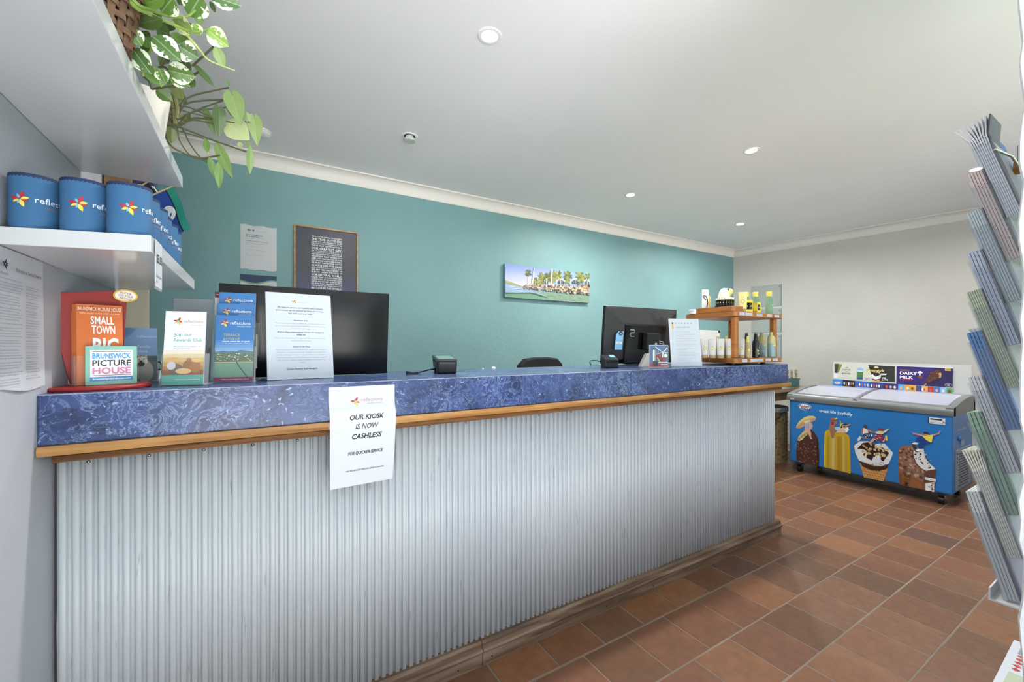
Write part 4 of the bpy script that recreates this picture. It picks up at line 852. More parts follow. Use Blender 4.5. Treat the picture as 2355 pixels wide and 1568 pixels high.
for k in range(5): P.poly([cp(*q) for q in ((90 + 60 * k, 610 + 25 * k), (330 + 60 * k, 620 + 25 * k), (600 + 50 * k, 670 + 20 * k), (300 + 60 * k, 640 + 25 * k))], ('#c9d6e6', '#88a5cc', '#d5dfea', '#7f9dc6', '#b5c7de')[k], 3)
P.poly([cp(*q) for q in ((80, 800), (500, 800), (780, 790), (1000, 840), (1200, 910), (1350, 950), (1200, 950), (80, 895))], '#6f9f80', 3)
P.poly([cp(*q) for q in ((80, 770), (420, 782), (740, 775), (900, 810), (1040, 860), (1180, 915), (1000, 880), (850, 830), (740, 806), (420, 806), (80, 806))], '#2c4f46', 4)
P.poly([cp(*q) for q in ((1000, 760), (1400, 800), (2190, 850), (2190, 1030), (1300, 950))], '#7d9a82', 2)
rr = random.Random(8)
for _ in range(40):
    x, y = rr.uniform(1050, 2150), rr.uniform(830, 990); P.ell(*cp(x, y), .012 * rr.uniform(.5, 2.), .0016, rr.choice(['#a9bda8', '#5f7c66', '#c4cfc4', '#8aa58e']), 4, n=8)
for x, y, wd, hh in ((1390, 560, 200, 130), (1740, 560, 210, 130), (2070, 580, 140, 140), (1080, 560, 110, 110)):
    P.poly([cp(x, y), cp(x + wd, y + 20), cp(x + wd, y - hh * .45), cp(x + wd * .5, y - hh), cp(x, y - hh * .5)], '#7d8a94', 3); P.poly([cp(x + 20, y), cp(x + wd - 20, y + 10), cp(x + wd - 25, y - hh * .35), cp(x + wd * .5, y - hh * .75), cp(x + 25, y - hh * .4)], '#4a535c', 4); P.line([cp(x - 15, y - hh * .5), cp(x + wd * .5, y - hh * 1.02), cp(x + wd + 15, y - hh * .42)], .010, '#eef0f2', 5); P.line([cp(x, y - hh * .5), cp(x, y + 30)], .006, '#eef0f2', 5); P.line([cp(x + wd * .5, y - hh * .8), cp(x + wd * .5, y)], .005, '#e6e8ea', 5)
def palm(x, y, s_, trunk): 
    if trunk: P.line([cp(x, y), cp(x - 20, trunk)], .004, '#b9a98c', 3)
    for k in range(11):
        a = 2 * math.pi * k / 11 + rr.uniform(-.2, .2); q = cp(x, y); ln = s_ * rr.uniform(.7, 1.1); P.petal(q[0], q[1], a, ln, ln * .32, rr.choice(['#6f7c40', '#8a8f4c', '#56663a', '#a3a05a']), 5)
for q in ((690, 300, .045, 590), (1050, 420, .065, 600), (1200, 400, .065, 620), (1330, 350, .06, 560), (1420, 360, .06, 560), (1670, 350, .065, 560), (1980, 350, .085, 640), (2170, 370, .05, 600), (860, 500, .05, 600), (1000, 500, .05, 590), (1640, 480, .05, 590), (1300, 480, .04, 590), (1990, 440, .06, 600)): palm(*q)
P.line([cp(830, 160), cp(790, 570)], .010, '#e6e2e4', 6); P.line([cp(1272, 200), cp(1250, 620)], .016, '#e9e4da', 6)
for _ in range(260):
    k = rr.random(); x = 560 + k * 1620; top_ = 590 + 10 * k; bot = 690 + 140 * k; y = rr.uniform(top_, bot); q = cp(x, y); r_ = (.006 + .017 * k * rr.uniform(.4, 1)); a0 = rr.uniform(0, 6)
    P.poly([(min(max(q[0] + r_ * rr.uniform(.7, 1.2) * math.cos(a0 + j * 1.05), 0), Wc), q[1] + .75 * r_ * rr.uniform(.7, 1.1) * math.sin(a0 + j * 1.05)) for j in range(6)], rr.choice(['#a08a6c', '#8a735a', '#c4ac88', '#5e4d3e', '#b59c7c', '#d6c4a4', '#473a30', '#77685a']), 6)
P.build('printed_photograph', t)

# ------------------------------------------------------------------ timber product rack at the right end of the counter
RX0, RX1, RY0, RY1 = 2.315, 2.822, 1.375, 1.712
t = thing('product_rack', 'two tier orange brown timber rack of sun care products on counter', 'display rack', ((RX0 + RX1) / 2, (RY0 + RY1) / 2, TOP))
def rboard(name, x0, x1, y0, y1, z0, z1):
    r_ = .022; pts = []
    for cx_, cy_, a0 in ((x1 - r_, y1 - r_, 0), (x0 + r_, y1 - r_, 90), (x0 + r_, y0 + r_, 180), (x1 - r_, y0 + r_, 270)):
        for k in range(5): a = R(a0 + 22.5 * k); pts.append((cx_ + r_ * math.cos(a), cy_ + r_ * math.sin(a)))
    return MB().prism(pts, 'z', z0, z1).build(name, RACKW, t, bevel=.002)
rboard('lower_board', RX0, RX1, RY0, RY1, 1.104, 1.133); rboard('upper_board', RX0, RX1, RY0, RY1, 1.374, 1.402); rboard('raised_block', RX0 - .002, RX0 + .10, RY0 + .012, RY1 - .05, 1.4025, 1.433)
for x in (RX0 + .035, RX1 - .055):
    for y in (RY0 + .030, RY1 - .035): MB().box(x - .018, x + .018, y - .016, y + .016, 1.133, 1.374).build('post', RACKW, t, bevel=.008)
for x in (RX0 + .06, RX1 - .12):
    for y in (RY0 + .06, RY1 - .06): MB().cyl((x, y, TOP), (x, y, 1.104), .014, n=14).build('foot', BLACK, t)
for zz, xs in ((1.388, (2.345, 2.405, 2.52, 2.635, 2.72)), (1.1185, (2.37, 2.455, 2.53, 2.62, 2.70))):
    for i, x in enumerate(xs):
        wd = (.052, .072, .062, .056, .055)[i]; o = MB().box(x, x + wd, RY0 - .0014, RY0 - .0006, zz - .008, zz + .008).build('shelf_label', PAPER, t)
        P = Print(planemap((x - (RX0 + RX1) / 2, RY0 - .0015 - (RY0 + RY1) / 2, zz - TOP), (1, 0, 0), (0, 0, 1), (0, -1, 0))); P.text(('SPF 50', 'SUN LOTION $12', 'AFTER SUN', 'ALOE GEL', 'OIL')[i], .006, -.003, .008, '#4a6fa0', width=wd - .014, res=1); P.build('label_text', o)
ZU, ZL, ZBk = 1.4022, 1.1332, 1.4332
SC = 0.1403
def zx(x): return 1580 + x * SC
def shelfx(u, y): return ony(u, 800, y).x
def bodyprint(t, r, fn, h0):
    a0 = math.atan2(-t.location.y, -t.location.x) + .25
    def mp(X, Y, L): a = a0 + X / r; rr = r + .0004 + .0004 * L; return Vector((rr * math.cos(a), rr * math.sin(a), Y))
    P = Print(mp); fn(P); P.build('printed_label', t)
def drop(P, x, y, s_, c1='#e2d45a', c2='#8a8a6a'): P.petal(x, y - s_, R(90), s_ * 2.6, s_ * 2.0, c2); P.petal(x, y - s_ * .86, R(90), s_ * 2.2, s_ * 1.6, c1, 2)
def tube_(u, y, z0, h_, r, bodycol, capcol, label, fn=None, cat='lotion tube', group='sun lotion tubes', rz=None):
    x = shelfx(u, y); t = thing('lotion_tube', label, cat, (x, y, z0), group=group); rz = math.atan2(-y, -x) + math.pi / 2 if rz is None else rz
    n = 24; rings = []; H0 = .018
    for k in range(7):
        q = k / 6; zz = H0 + (h_ - H0) * q; ry = r * .72 * (1 - q ** 1.3) + .0012; rx = r * (1 + .12 * q); rings.append([(rx * math.cos(2 * math.pi * i / n), ry * math.sin(2 * math.pi * i / n), zz) for i in range(n)])
    vs = [p for rg in rings for p in rg]; fs = [(k * n + i, k * n + (i + 1) % n, (k + 1) * n + (i + 1) % n, (k + 1) * n + i) for k in range(6) for i in range(n)] + [tuple(range(6 * n, 7 * n)), tuple(reversed(range(n)))]
    b_ = MB().add(vs, fs).build('tube_body', mat('tube_' + bodycol[1:], bodycol, .5), t, world=False, smooth=True); b_.rotation_euler.z = rz
    c_ = MB().lathe([(r * .96, 0), (r * .98, .016), (r * .9, .018), (0, .018)], n=24, sx=1, sy=.74).build('cap', mat('cap_' + capcol[1:], capcol, .4), t, world=False, smooth=True); c_.rotation_euler.z = rz
    if fn:
        def mp(X, Y, L):
            q = (Y - H0) / (h_ - H0); ry = r * .72 * (1 - max(q, 0) ** 1.3) + .0012; rx = r * (1 + .12 * q); k = min(.98, abs(X) / rx); return Vector((X, -ry * math.sqrt(1 - k * k) - .0006 - .0004 * L, Y))
        P = Print(mp); fn(P); P.build('printed_label', b_)
    return t
def lotionart(P): drop(P, .002, .055, .0075); P.text('SUN', -.006, .075, .006, '#b9b7a8', res=1); P.text('mineral lotion', -.012, .042, .0035, '#a9a79a', width=.022, res=1); P.text('SPF 30', -.006, .028, .004, '#a9a79a', res=1); P.line([(-.005, .07), (.002, .068), (.006, .062)], .0012, '#8a8a6a')
for u, y, lab in ((1620.5, 1.52, 'leftmost full white sunscreen tube on lower rack shelf'), (1638, 1.485, 'second white sunscreen tube on lower rack shelf'), (1657, 1.452, 'third white sunscreen tube on lower rack shelf'), (1676, 1.43, 'fourth white sunscreen tube, left of the corner post'), (1704, 1.405, 'white sunscreen tube just right of the corner post')): tube_(u, y, ZL, .112, .0185 if u != 1676 else .017, '#c9c8c3', '#a08e6e', lab, lotionart)
tube_(1606, 1.56, ZL, .112, .018, '#d9d8d4', '#8c8474', 'white sunscreen tube at far left, behind the boom gate sign', lotionart)
def spray(u, y, h_, r, body, cap, label, group, black=False):
    x = shelfx(u, y); t = thing('spray_bottle', label, 'spray bottle', (x, y, ZL), group=group); k = h_
    MB().lathe([(r * .95, 0), (r, .003), (r, k * .56), (r * .9, k * .64), (r * .55, k * .72), (r * .5, k * .74), (0, k * .74)], n=24).build('bottle_body', body, t, world=False, smooth=True)
    MB().lathe([(r * .62, k * .71), (r * .62, k * .80), (r * .5, k * .83), (r * .42, k * .98), (r * .36, k), (0, k)], n=20).build('cap', cap, t, world=False, smooth=True)
    if black:
        MB().lathe([(r * .44, k * .86), (r * .46, k * .99), (r * .3, k * 1.005), (0, k * 1.005)], n=18).build('nozzle', mat('grey_nozzle', '#6d7075', .35), t, world=False, smooth=True)
        bodyprint(t, r, lambda P: [P.petal(.008 + .004 * (i % 3), .02 + .011 * i, R(40 + 70 * i), .014, .006, '#b9c47a') for i in range(6)], 0)
    else: bodyprint(t, r, lambda P: (drop(P, .004, .045, .0085, '#e2d45a', '#9a8a5a'), P.text('after sun', -.010, .07, .005, '#b59c6a', res=1), P.text('cool down lotion', -.012, .03, .0035, '#c0ad84', width=.024, res=1), P.text('200 ml', -.006, .02, .0035, '#c0ad84', res=1)), 0)
    return t
BEIGE = mat('beige_bottle', '#b39f78', .3); YCAP = mat('yellow_cap', '#e2cf62', .4); BLKB = mat('black_bottle', '#17171a', .25)
for u, y, lab in ((1651, 1.50, 'beige spray bottle with yellow cap, leftmost behind the white tubes'), (1671, 1.46, 'beige spray bottle with yellow cap beside the corner post'), (1697, 1.45, 'beige spray bottle mostly hidden behind the corner post'), (1719, 1.40, 'beige spray bottle with yellow cap in front of black bottles')): spray(u, y, .128, .0165, BEIGE, YCAP, lab, 'beige spray bottles')
spray(1717, 1.46, .152, .0175, BLKB, BLACK, 'black spray bottle behind the beige one on lower shelf', 'black spray bottles', True); spray(1738, 1.40, .152, .0185, BLKB, BLACK, 'black spray bottle with pale pattern in middle of lower shelf', 'black spray bottles', True)
def aerosol(u, y, label):
    x = shelfx(u, y); t = thing('spray_can', label, 'spray can', (x, y, ZL), group='blue and cream spray cans'); r = .0225
    MB().lathe([(r * .95, 0), (r, .003), (r, .086), (r * .99, .088)], n=26).build('can_body', mat('powder_blue_can', '#8fb0b8', .35), t, world=False, smooth=True)
    MB().lathe([(r * .995, .080), (r, .108), (r * .94, .124), (r * .7, .136), (r * .55, .139), (r * .52, .156), (r * .4, .158), (0, .158)], n=26).build('upper_shell', mat('pale_cream_can', '#cfc98e', .35), t, world=False, smooth=True)
    bodyprint(t, r, lambda P: (drop(P, .014, .075, .0095, '#e8dc6a', '#d9d6b0'), P.text('SUN', .006, .10, .010, '#b3a65c', res=1), P.text('moisturising', -.004, .04, .005, '#d5e0dc', width=.026, res=1), P.text('SPF 50', .0, .028, .005, '#d5e0dc', res=1)), 0)
aerosol(1752, 1.50, 'blue and cream spray can standing behind the black bottle'); aerosol(1774, 1.41, 'blue and cream spray can at right front of lower shelf')
# upper shelf
tube_(1708, 1.405, ZU, .118, .0205, '#e6dc94', '#a8906a', 'pale yellow sunscreen tube on upper shelf beside the block', lambda P: (P.ell(.0, .062, .0105, .0125, '#8a7c4a'), P.ell(.0, .062, .0085, .0105, '#e6dc94', 2), P.text('SUN', -.007, .083, .008, '#9a8c54', res=1), P.text('original', -.007, .045, .004, '#9a8c54', res=1), P.text('SPF 50', -.006, .030, .004, '#9a8c54', res=1)))
def clearbottle(u, y, label):
    x = shelfx(u, y); t = thing('gel_bottle', label, 'gel bottle', (x, y, ZU), group='clear aloe gel bottles'); r = .0205
    MB().lathe([(r * .9, 0), (r, .003), (r, .080), (r * .9, .094), (r * .6, .108), (r * .55, .112), (0, .112)], n=26).build('bottle_body', mat('pale_green_gel', '#a9d0b4', .08, Transmission_Weight=.75, IOR=1.34), t, world=False, smooth=True)
    MB().lathe([(r * .72, .110), (r * .74, .138), (r * .68, .1405), (0, .1405)], n=24).build('cap', YCAP, t, world=False, smooth=True)
    bodyprint(t, r, lambda P: (drop(P, .018, .052, .007, '#e8d84a', '#6a8a5a'),), 0)
clearbottle(1716, 1.50, 'clear gel bottle with yellow cap behind the yellow tube'); clearbottle(1737.5, 1.465, 'clear gel bottle with yellow cap behind the lip balm box'); clearbottle(1769, 1.41, 'clear gel bottle with yellow cap at right end of upper shelf')
def balmbox(u, y, w_, h_, label, n):
    x = shelfx(u, y); t = thing('lip_balm_box', label, 'box', (x, y, ZU), R(-22), group='yellow lip balm boxes'); d_ = .03; YB_ = mat('bright_yellow_card', '#e4d63c', .45)
    MB().box(0, w_, 0, d_, 0, h_ * .26).build('tray', YB_, t, world=False); MB().box(0, w_, 0, d_, h_ * .78, h_).build('lid', YB_, t, world=False); MB().box(0, w_, d_ - .003, d_, 0, h_).build('back', YB_, t, world=False)
    for a in (0, w_ - .003): MB().box(a, a + .003, 0, d_, 0, h_).build('side', YB_, t, world=False)
    for k in range(n):
        cx_ = w_ * (k + .5) / n; o = MB().cyl((cx_, .011, h_ * .2), (cx_, .011, h_ * .8), w_ / n * .42, n=16).build('balm_tube', BLKB, t, world=False, smooth=True)
        P = Print(planemap((cx_, .011 - w_ / n * .44, 0), (1, 0, 0), (0, 0, 1), (0, -1, 0))); drop(P, 0, h_ * .5, .004); P.build('printed_emblem', o)
    P = Print(planemap((0, 0, 0), (1, 0, 0), (0, 0, 1), (0, -1, 0))); P.text('LIP BALM', w_ / 2, h_ * .08, .007, '#f2eeb0', 'C', width=w_ * .8); P.text('SPF', w_ / 2, h_ * .84, .007, '#a39a3a', 'C'); P.build('printed_text', t)
balmbox(1713.5, 1.425, .052, .078, 'yellow lip balm box with two black tubes on upper shelf', 2); balmbox(1741, 1.405, .026, .066, 'narrow yellow lip balm box with one black tube', 1)
# on the raised block
x = shelfx(1614.5, 1.60); t = thing('sunglass_strap_pack', 'white hang card with looped black strap on raised block', 'strap pack', (x, 1.60, ZBk), R(-24)); MB().prism([(0, 0), (.044, 0), (.044, .112), (.040, .118), (.004, .118), (0, .112)], 'y', 0, .003).build('card', WHITE, t, world=False)
MB().tube([(.004, -.003, .074), (.014, -.003, .08), (.026, -.003, .075), (.034, -.003, .055), (.036, -.003, .03), (.030, -.003, .006)], .0022).build('strap', BLACK, t, world=False, smooth=True); MB().tube([(.008, -.003, .07), (.016, -.003, .062), (.024, -.003, .052)], .0026).build('clip', BLACK, t, world=False, smooth=True); P = Print(planemap((0, 0, 0), (1, 0, 0), (0, 0, 1), (0, -1, 0))); P.text('sun strap', .022, .098, .007, '#6a6a6a', 'C'); P.line([(.004, .03), (.03, .004)], .001, '#4a4a4a'); P.build('printed_text', t)
x = shelfx(1629, 1.585); t = thing('face_stick_box', 'narrow yellow box standing behind the white strap card', 'box', (x, 1.585, ZBk), R(-24)); MB().box(0, .016, 0, .02, 0, .078).build('box_body', mat('pale_yellow_card', '#e4d46e', .45), t, world=False, bevel=.001); P = Print(planemap((0, 0, 0), (1, 0, 0), (0, 0, 1), (0, -1, 0))); P.text('SUN', .003, .05, .006, '#a8923c', res=1); P.text('SPF', .003, .02, .006, '#a8923c', res=1); P.build('printed_text', t)
x = shelfx(1669, 1.50); t = thing('balm_display', 'cream domed lip balm display stand on the raised block', 'display stand', (x, 1.505, ZBk))
a0 = math.atan2(-1.5, -x)
MB().lathe([(.058, 0), (.058, .010), (.056, .012), (0, .012)], n=30, sx=1, sy=.62, rz=a0 + math.pi / 2).build('base', BLACK, t, world=False, smooth=True)
MB().ball((0, .004, .055), .048, .030, .066, 20, 12).build('dome_body', mat('cream_dome', '#ece6cf', .4), t, world=False, smooth=True); MB().ball((.030, -.012, .098), .021, .020, .020, 16, 10).build('knob', mat('soft_yellow', '#e6d88a', .4), t, world=False, smooth=True); MB().ball((.020, .0, .106), .022, .018, .016, 16, 8).build('dark_cap', mat('dark_brown', '#4a4038', .5), t, world=False, smooth=True)
for k in range(8):
    a = a0 - 1.15 + 2.3 * k / 7; rr_ = .049; px_, py_ = rr_ * math.cos(a), rr_ * math.sin(a) * .95 ; lab = ORD[k] + ' black lip balm stick from the left on the domed display'
    b_ = thing('lip_balm', lab, 'lip balm', (x + px_, 1.505 + py_, ZBk + .0125), group='lip balms on the domed display')
    MB().cyl((0, 0, 0), (0, 0, .034), .0075, n=14).build('barrel', BLKB, b_, world=False, smooth=True); MB().cyl((0, 0, .034), (0, 0, .046), .0072, n=14).build('cap', mat('balm_cap', '#e9e6d6', .4), b_, world=False, smooth=True); bodyprint(b_, .0075, lambda P: drop(P, -.002, .016, .0028), 0)
p = Vector((shelfx(1597, 1.655), 1.655, ZU)); t = thing('lotion_pot', 'low white round pot at left back of the upper shelf', 'pot', p); MB().lathe([(.030, 0), (.033, .004), (.033, .018), (.028, .026), (0, .028)], n=28).build('pot_body', WHITE, t, world=False, smooth=True); MB().lathe([(.034, .014), (.0345, .024), (.030, .029), (0, .0295)], n=28).build('lid', mat('pearl_white', '#dcdcd8', .35), t, world=False, smooth=True)

# ------------------------------------------------------------------ behind the right end: board, desk, hamper, tray, jar
xa_, xb_ = ony(1596, 800, 2.30).x, ony(1655, 800, 2.30).x
t = thing('white_board', 'plain white display board standing behind the timber rack', 'board', ((xa_ + xb_) / 2, 2.30, .79))
MB().box(xa_, xb_, 2.30, 2.31, .79, 1.345).build('panel', mat('board_white', '#dcdcda', .4), t, bevel=.002); MB().box(xb_ - .02, xb_ + .002, 2.297, 2.313, 1.325, 1.347).build('corner_clip', BLACK, t)
MB().box(xa_, xb_, 2.25, 2.36, .785, .79).build('foot', WHITE, t)
t = thing('desk', 'timber desk behind the right end of the counter', 'desk', (4.1, 2.5, 0))
MB().box(3.2, 4.95, 2.16, 2.75, .745, .785).build('top', DESKW, t, bevel=.002); MB().box(3.24, 4.91, 2.20, 2.71, .66, .745).build('apron', woodmat('desk_apron_timber', '#6d553a', '#57432c', '#7d6445'), t)  # apron timber in a darker brown than the top
for x in (3.26, 4.85):
    for y in (2.22, 2.66): MB().box(x, x + .05, y, y + .05, 0, .70).build('leg', DESKW, t)
t = thing('laundry_hamper', 'tall woven seagrass hamper with pale liner under the desk', 'basket', (4.66, 2.40, 0))
mb = MB(); n = 40; rows = 26; vs = []
for j in range(rows * 2 + 1):
    zz = .56 * j / (rows * 2)
    for i in range(n): a = 2 * math.pi * i / n; r_ = .155 + .004 * (1 if (i // 2 + j // 2) % 2 else -1) * (1 if j % 2 else .2); vs.append((4.66 + r_ * math.cos(a), 2.40 + r_ * math.sin(a), zz))
mb.add(vs, [(j * n + i, j * n + (i + 1) % n, (j + 1) * n + (i + 1) % n, (j + 1) * n + i) for j in range(rows * 2) for i in range(n)] + [tuple(reversed(range(n)))]); mb.build('woven_body', SEAGRASS, t, smooth=True)
MB().lathe([(.150, .52), (.163, .525), (.166, .555), (.162, .572), (.15, .568), (.148, .4)], (4.66, 2.40, 0), 32).build('liner', mat('pale_linen', '#b9b6aa', .8), t, smooth=True)
a = ony(1812, 885, 2.19); b = ony(1839, 885, 2.19)
t = thing('storage_tray', 'dark teal shallow box on the desk right of the counter end', 'box', ((a.x + b.x) / 2, 2.26, .785)); MB().box(a.x - .03, b.x, 2.19, 2.34, .785, .868).build('tray_body', mat('dark_teal_plastic', '#3d6468', .45), t, bevel=.003)
MB().box(a.x - .034, b.x + .004, 2.186, 2.344, .858, .868).build('rim', mat('dark_teal_plastic', '#3d6468', .45), t, bevel=.002)
a = ony(1813, 860, 2.22); b = ony(1836, 860, 2.22)
t = thing('clear_box', 'clear box of brown dried snacks standing on the teal tray', 'container', ((a.x + b.x) / 2, 2.26, .868))
for bx_ in ((a.x, a.x + .002, 2.22, 2.31, .868, .985), (b.x - .002, b.x, 2.22, 2.31, .868, .985), (a.x, b.x, 2.22, 2.222, .868, .985), (a.x, b.x, 2.308, 2.31, .868, .985), (a.x, b.x, 2.22, 2.31, .868, .870)): MB().box(*bx_).build('wall_panel', ACRYL, t)
rr = random.Random(2); k = 0
for zz in range(5):
    for i in range(5):
        x = a.x + .016 + (b.x - a.x - .032) * i / 4; o = MB().lathe([(.011, 0), (.014, .004), (.011, .009), (0, .010)], (0, 0, 0), 12).build('dried_snack', mat('snack_brown_%d' % (k % 3), ('#8a6a3e', '#a68a54', '#6d4e2c')[k % 3], .7), None, smooth=True)
        o.location = (x + rr.uniform(-.003, .003), 2.237 + .02 * (i % 2), .872 + .019 * zz); o.rotation_euler = (rr.uniform(-.3, .3), R(-75) + rr.uniform(-.3, .3), R(25) + rr.uniform(-.4, .4)); tag(o, 'brown dried snack disc inside the clear box behind the counter', 'snack', 'dried snacks in the clear box'); k += 1
# plan sheets in clear sleeves on the right wall
rwn = Vector((rn.x, rn.y, 0)); rwd = Vector((-RDIR.x, -RDIR.y, 0))      # rwd runs from the front towards the far corner
def onrw(u, v, off=.004):
    d = ray(u, v); o0 = Vector((RWa.x, RWa.y, 0)) + rwn * off; k = (o0 - _C).dot(rwn) / d.dot(rwn); return _C + d * k
SHEET = glassmat('plan_sleeve', '#eef2f2', .8, .1)
for i, (v0, v1) in enumerate(((652, 704), (708, 765), (768, 826))):
    p = onrw(1799, v1); q = onrw(1728, v1); zt_ = onrw(1799, v0).z; W_ = (q - p).length; H_ = zt_ - p.z
    t = thing('plan_sleeve', ('upper', 'middle', 'lower')[i] + ' clear sleeve with a faint drawn plan on the right wall', 'plan', p); t.rotation_euler.z = math.atan2(rwd.y, rwd.x)
    sgn = 1 if (Matrix.Rotation(t.rotation_euler.z, 3, 'Z') @ Vector((0, 1, 0))).dot(rwn) > 0 else -1
    MB().box(0, W_, 0 * sgn, .002 * sgn, 0, H_).build('sleeve', SHEET, t, world=False)
    P = Print(planemap((0, .0025 * sgn, 0), (1, 0, 0), (0, 0, 1), (0, sgn, 0))); G = '#6d7678'
    P.line([(.012, .012), (.012, H_ - .01)], .004, '#3c4244'); P.line([(.012, .012), (W_ - .01, .012)], .003, '#7d8688'); P.line([(.05, .02), (.05, .05), (.018, .05)], .002, G)
    for k in range(7): P.line([(.03 + .02 * k, H_ * (.3 + .07 * ((k * 3) % 5))), (.06 + .025 * k, H_ * (.35 + .08 * ((k * 2) % 4)))], .0015, '#a9b1b1')
    P.ell(.03, H_ - .03, .006, .006, '#4a5052'); P.build('printed_plan', t)

# ------------------------------------------------------------------ ice cream chest freezer
FX, FXB, FY0, FY1, FZ0, FZR = 4.40, 4.93, .972, 2.090, .092, .690
fz = thing('ice_cream_freezer', 'blue ice cream chest freezer with curved sliding glass lids', 'freezer', (4.66, 1.53, 0))
FBLUE = mat('freezer_blue', '#2a78c0', .3); FGREY = mat('freezer_grey_rim', '#6f7273', .3)
MB().box(FX, FXB, FY0, FY1, FZ0, FZR).build('cabinet', FBLUE, fz, bevel=.018, seg=4, label='bright blue printed cabinet')
# profile across the freezer: rises from the front rail to the back in an arch
arch = [(FX - .012 + .55 * q, .742 + .066 * math.sin(math.pi / 2 * min(1, q * 1.15)) ) for q in [i / 14 for i in range(15)]]
def arched(name, y0, y1, zlo, m, off=0., thick=None):
    if thick is None: pts = [(FX - .012, zlo), (arch[-1][0], zlo)] + list(reversed(arch))
    else: pts = [(a, b + off) for a, b in arch] + [(a, b + off - thick) for a, b in reversed(arch)]
    return MB().prism(pts, 'y', y0, y1).build(name, m, fz, smooth=True)
for y0, y1 in ((FY0 - .012, FY0 + .034), (FY1 - .034, FY1 + .012)): arched('side_rail', y0, y1, .682, FGREY)
MB().prism([(FX - .014, .682), (FX - .018, .70), (FX - .016, .725), (FX - .004, .745), (FX + .03, .756), (FX + .03, .682)], 'y', FY0 - .012, FY1 + .012).build('front_rail', FGREY, fz, smooth=True, label='rounded grey front rail')
MB().box(FXB - .04, FXB + .012, FY0 - .012, FY1 + .012, .682, .806).build('back_rail', FGREY, fz, bevel=.008)
ym = onx(1995, 900, 4.65).y
arched('centre_rail', ym - .012, ym + .012, 0, FGREY, .004, .016)
for a, b, of in ((FY0 + .034, ym - .008, -.003), (ym + .008, FY1 - .034, -.010)): arched('glass_lid', a, b, 0, GLASS, of, .005)
MB().box(FX + .03, FXB - .04, FY0 + .03, FY1 - .03, .60, .61).build('inner_floor', mat('freezer_liner', '#b9bccb', .5), fz)
MB().box(FX + .025, FX + .03, FY0 + .03, FY1 - .03, .60, .75).build('inner_wall', mat('freezer_liner', '#b9bccb', .5), fz); MB().box(FXB - .046, FXB - .041, FY0 + .03, FY1 - .03, .60, .81).build('inner_wall', mat('freezer_liner', '#b9bccb', .5), fz)
rr = random.Random(21)
for i in range(6): y = FY0 + .09 + i * .165; MB().box(FX + .08, FXB - .10, y, y + .13, .61, .64).build('product_box', mat('pale_carton_%d' % (i % 3), ('#d4d8ea', '#c9c4dc', '#dcdfe6')[i % 3], .5), fz, bevel=.003)
for x in (FX + .07, FXB - .07):
    for y in (FY0 + .07, FY1 - .07):
        c = MB().box(x - .028, x + .028, y - .022, y + .022, .066, FZ0).build('caster', mat('caster_fork', '#3a3c40', .4), fz, bevel=.003); 
        o = MB().cyl((x - .008, y - .016, .031), (x - .008, y + .016, .031), .031, n=18).build('wheel', BLACK, c, smooth=True); MB().box(x - .02, x + .012, y - .02, y - .017, .03, .07).build('fork_plate', CHROME, c)
# side grille with slots
MB().box(FX + .07, FXB - .08, FY0 - .006, FY0 + .001, .12, .42).build('side_grille', mat('grille_grey', '#8f9aa6', .4), fz, bevel=.002)
for r_ in range(13):
    for k in range(5):
        x = FX + .125 + k * .05 + (.02 if r_ % 2 else 0)
        if x + .035 < FXB - .085: MB().box(x, x + .035, FY0 - .0075, FY0 - .0055, .14 + r_ * .02, .149 + r_ * .02).build('grille_slot', mat('slot_dark', '#4a545e', .6), fz)
for k in range(3): MB().box(FX + .085, FX + .098, FY0 - .008, FY0 - .005, .32 + .03 * k, .34 + .03 * k).build('rocker_switch', BLACK, fz)
MB().ball((FX + .16, FY0 - .004, .50), .026, .012, .018, 14, 8).build('drain_cap', FBLUE, fz, smooth=True)
P = Print(planemap((FX - 4.66 + .10, FY0 - 1.53 - .001, 0), (1, 0, 0), (0, 0, 1), (0, -1, 0))); P.text('treat life joyfully', .02, .56, .026, '#d9e6f2', width=.22); P.rect(.1, .44, .2, .475, '#9db4c8'); P.build('side_lettering', fz)
# front artwork
PF = Print(planemap((FX - 4.66, FY1 - 1.53, 0), (0, -1, 0), (0, 0, 1), (-1, 0, 0)))
def fp(u, v): q = onx(u, v, FX); return (FY1 - q.y, min(max(q.z, FZ0 + .002), .68))
A5 = lambda x, y: fp(1800 + x * 200 / 1742, 930 + y * 180 / 1568)
A6 = lambda x, y: fp(1950 + x * 280 / 1909, 930 + y * 230 / 1568)
def shape(A, pts, col, L=1): PF.poly([A(*p) for p in pts], col, L)
def blobs(A, n, x0, x1, y0, y1, cols, r0, r1, L, seed, test=None):
    rg = random.Random(seed)
    for _ in range(n):
        x, y = rg.uniform(x0, x1), rg.uniform(y0, y1)
        if test and not test(x, y): continue
        q = A(x, y); PF.ell(q[0], q[1], rg.uniform(r0, r1), rg.uniform(r0, r1) * .7, rg.choice(cols), L, rg.uniform(0, 3), 7)
# logo
q = fp(1851, 934); PF.ell(q[0], q[1] - .004, .054, .034, '#f0f2f6', 1); PF.ell(q[0] + .004, q[1] + .010, .046, .024, '#4b93d2', 2); PF.ell(q[0] + .004, q[1] - .018, .042, .016, '#2a62ad', 2); PF.ell(q[0], q[1] - .003, .056, .021, '#f2f2f4', 3, -.05)
PF.text('Peters', q[0], q[1] - .018, .046, '#7a1c2c', 'C', .02, .15, width=.106, L=4)
q = fp(1884, 947); PF.text('treat life joyfully', q[0], q[1], .038, '#e9f0f4', 'L', .012, width=.252)
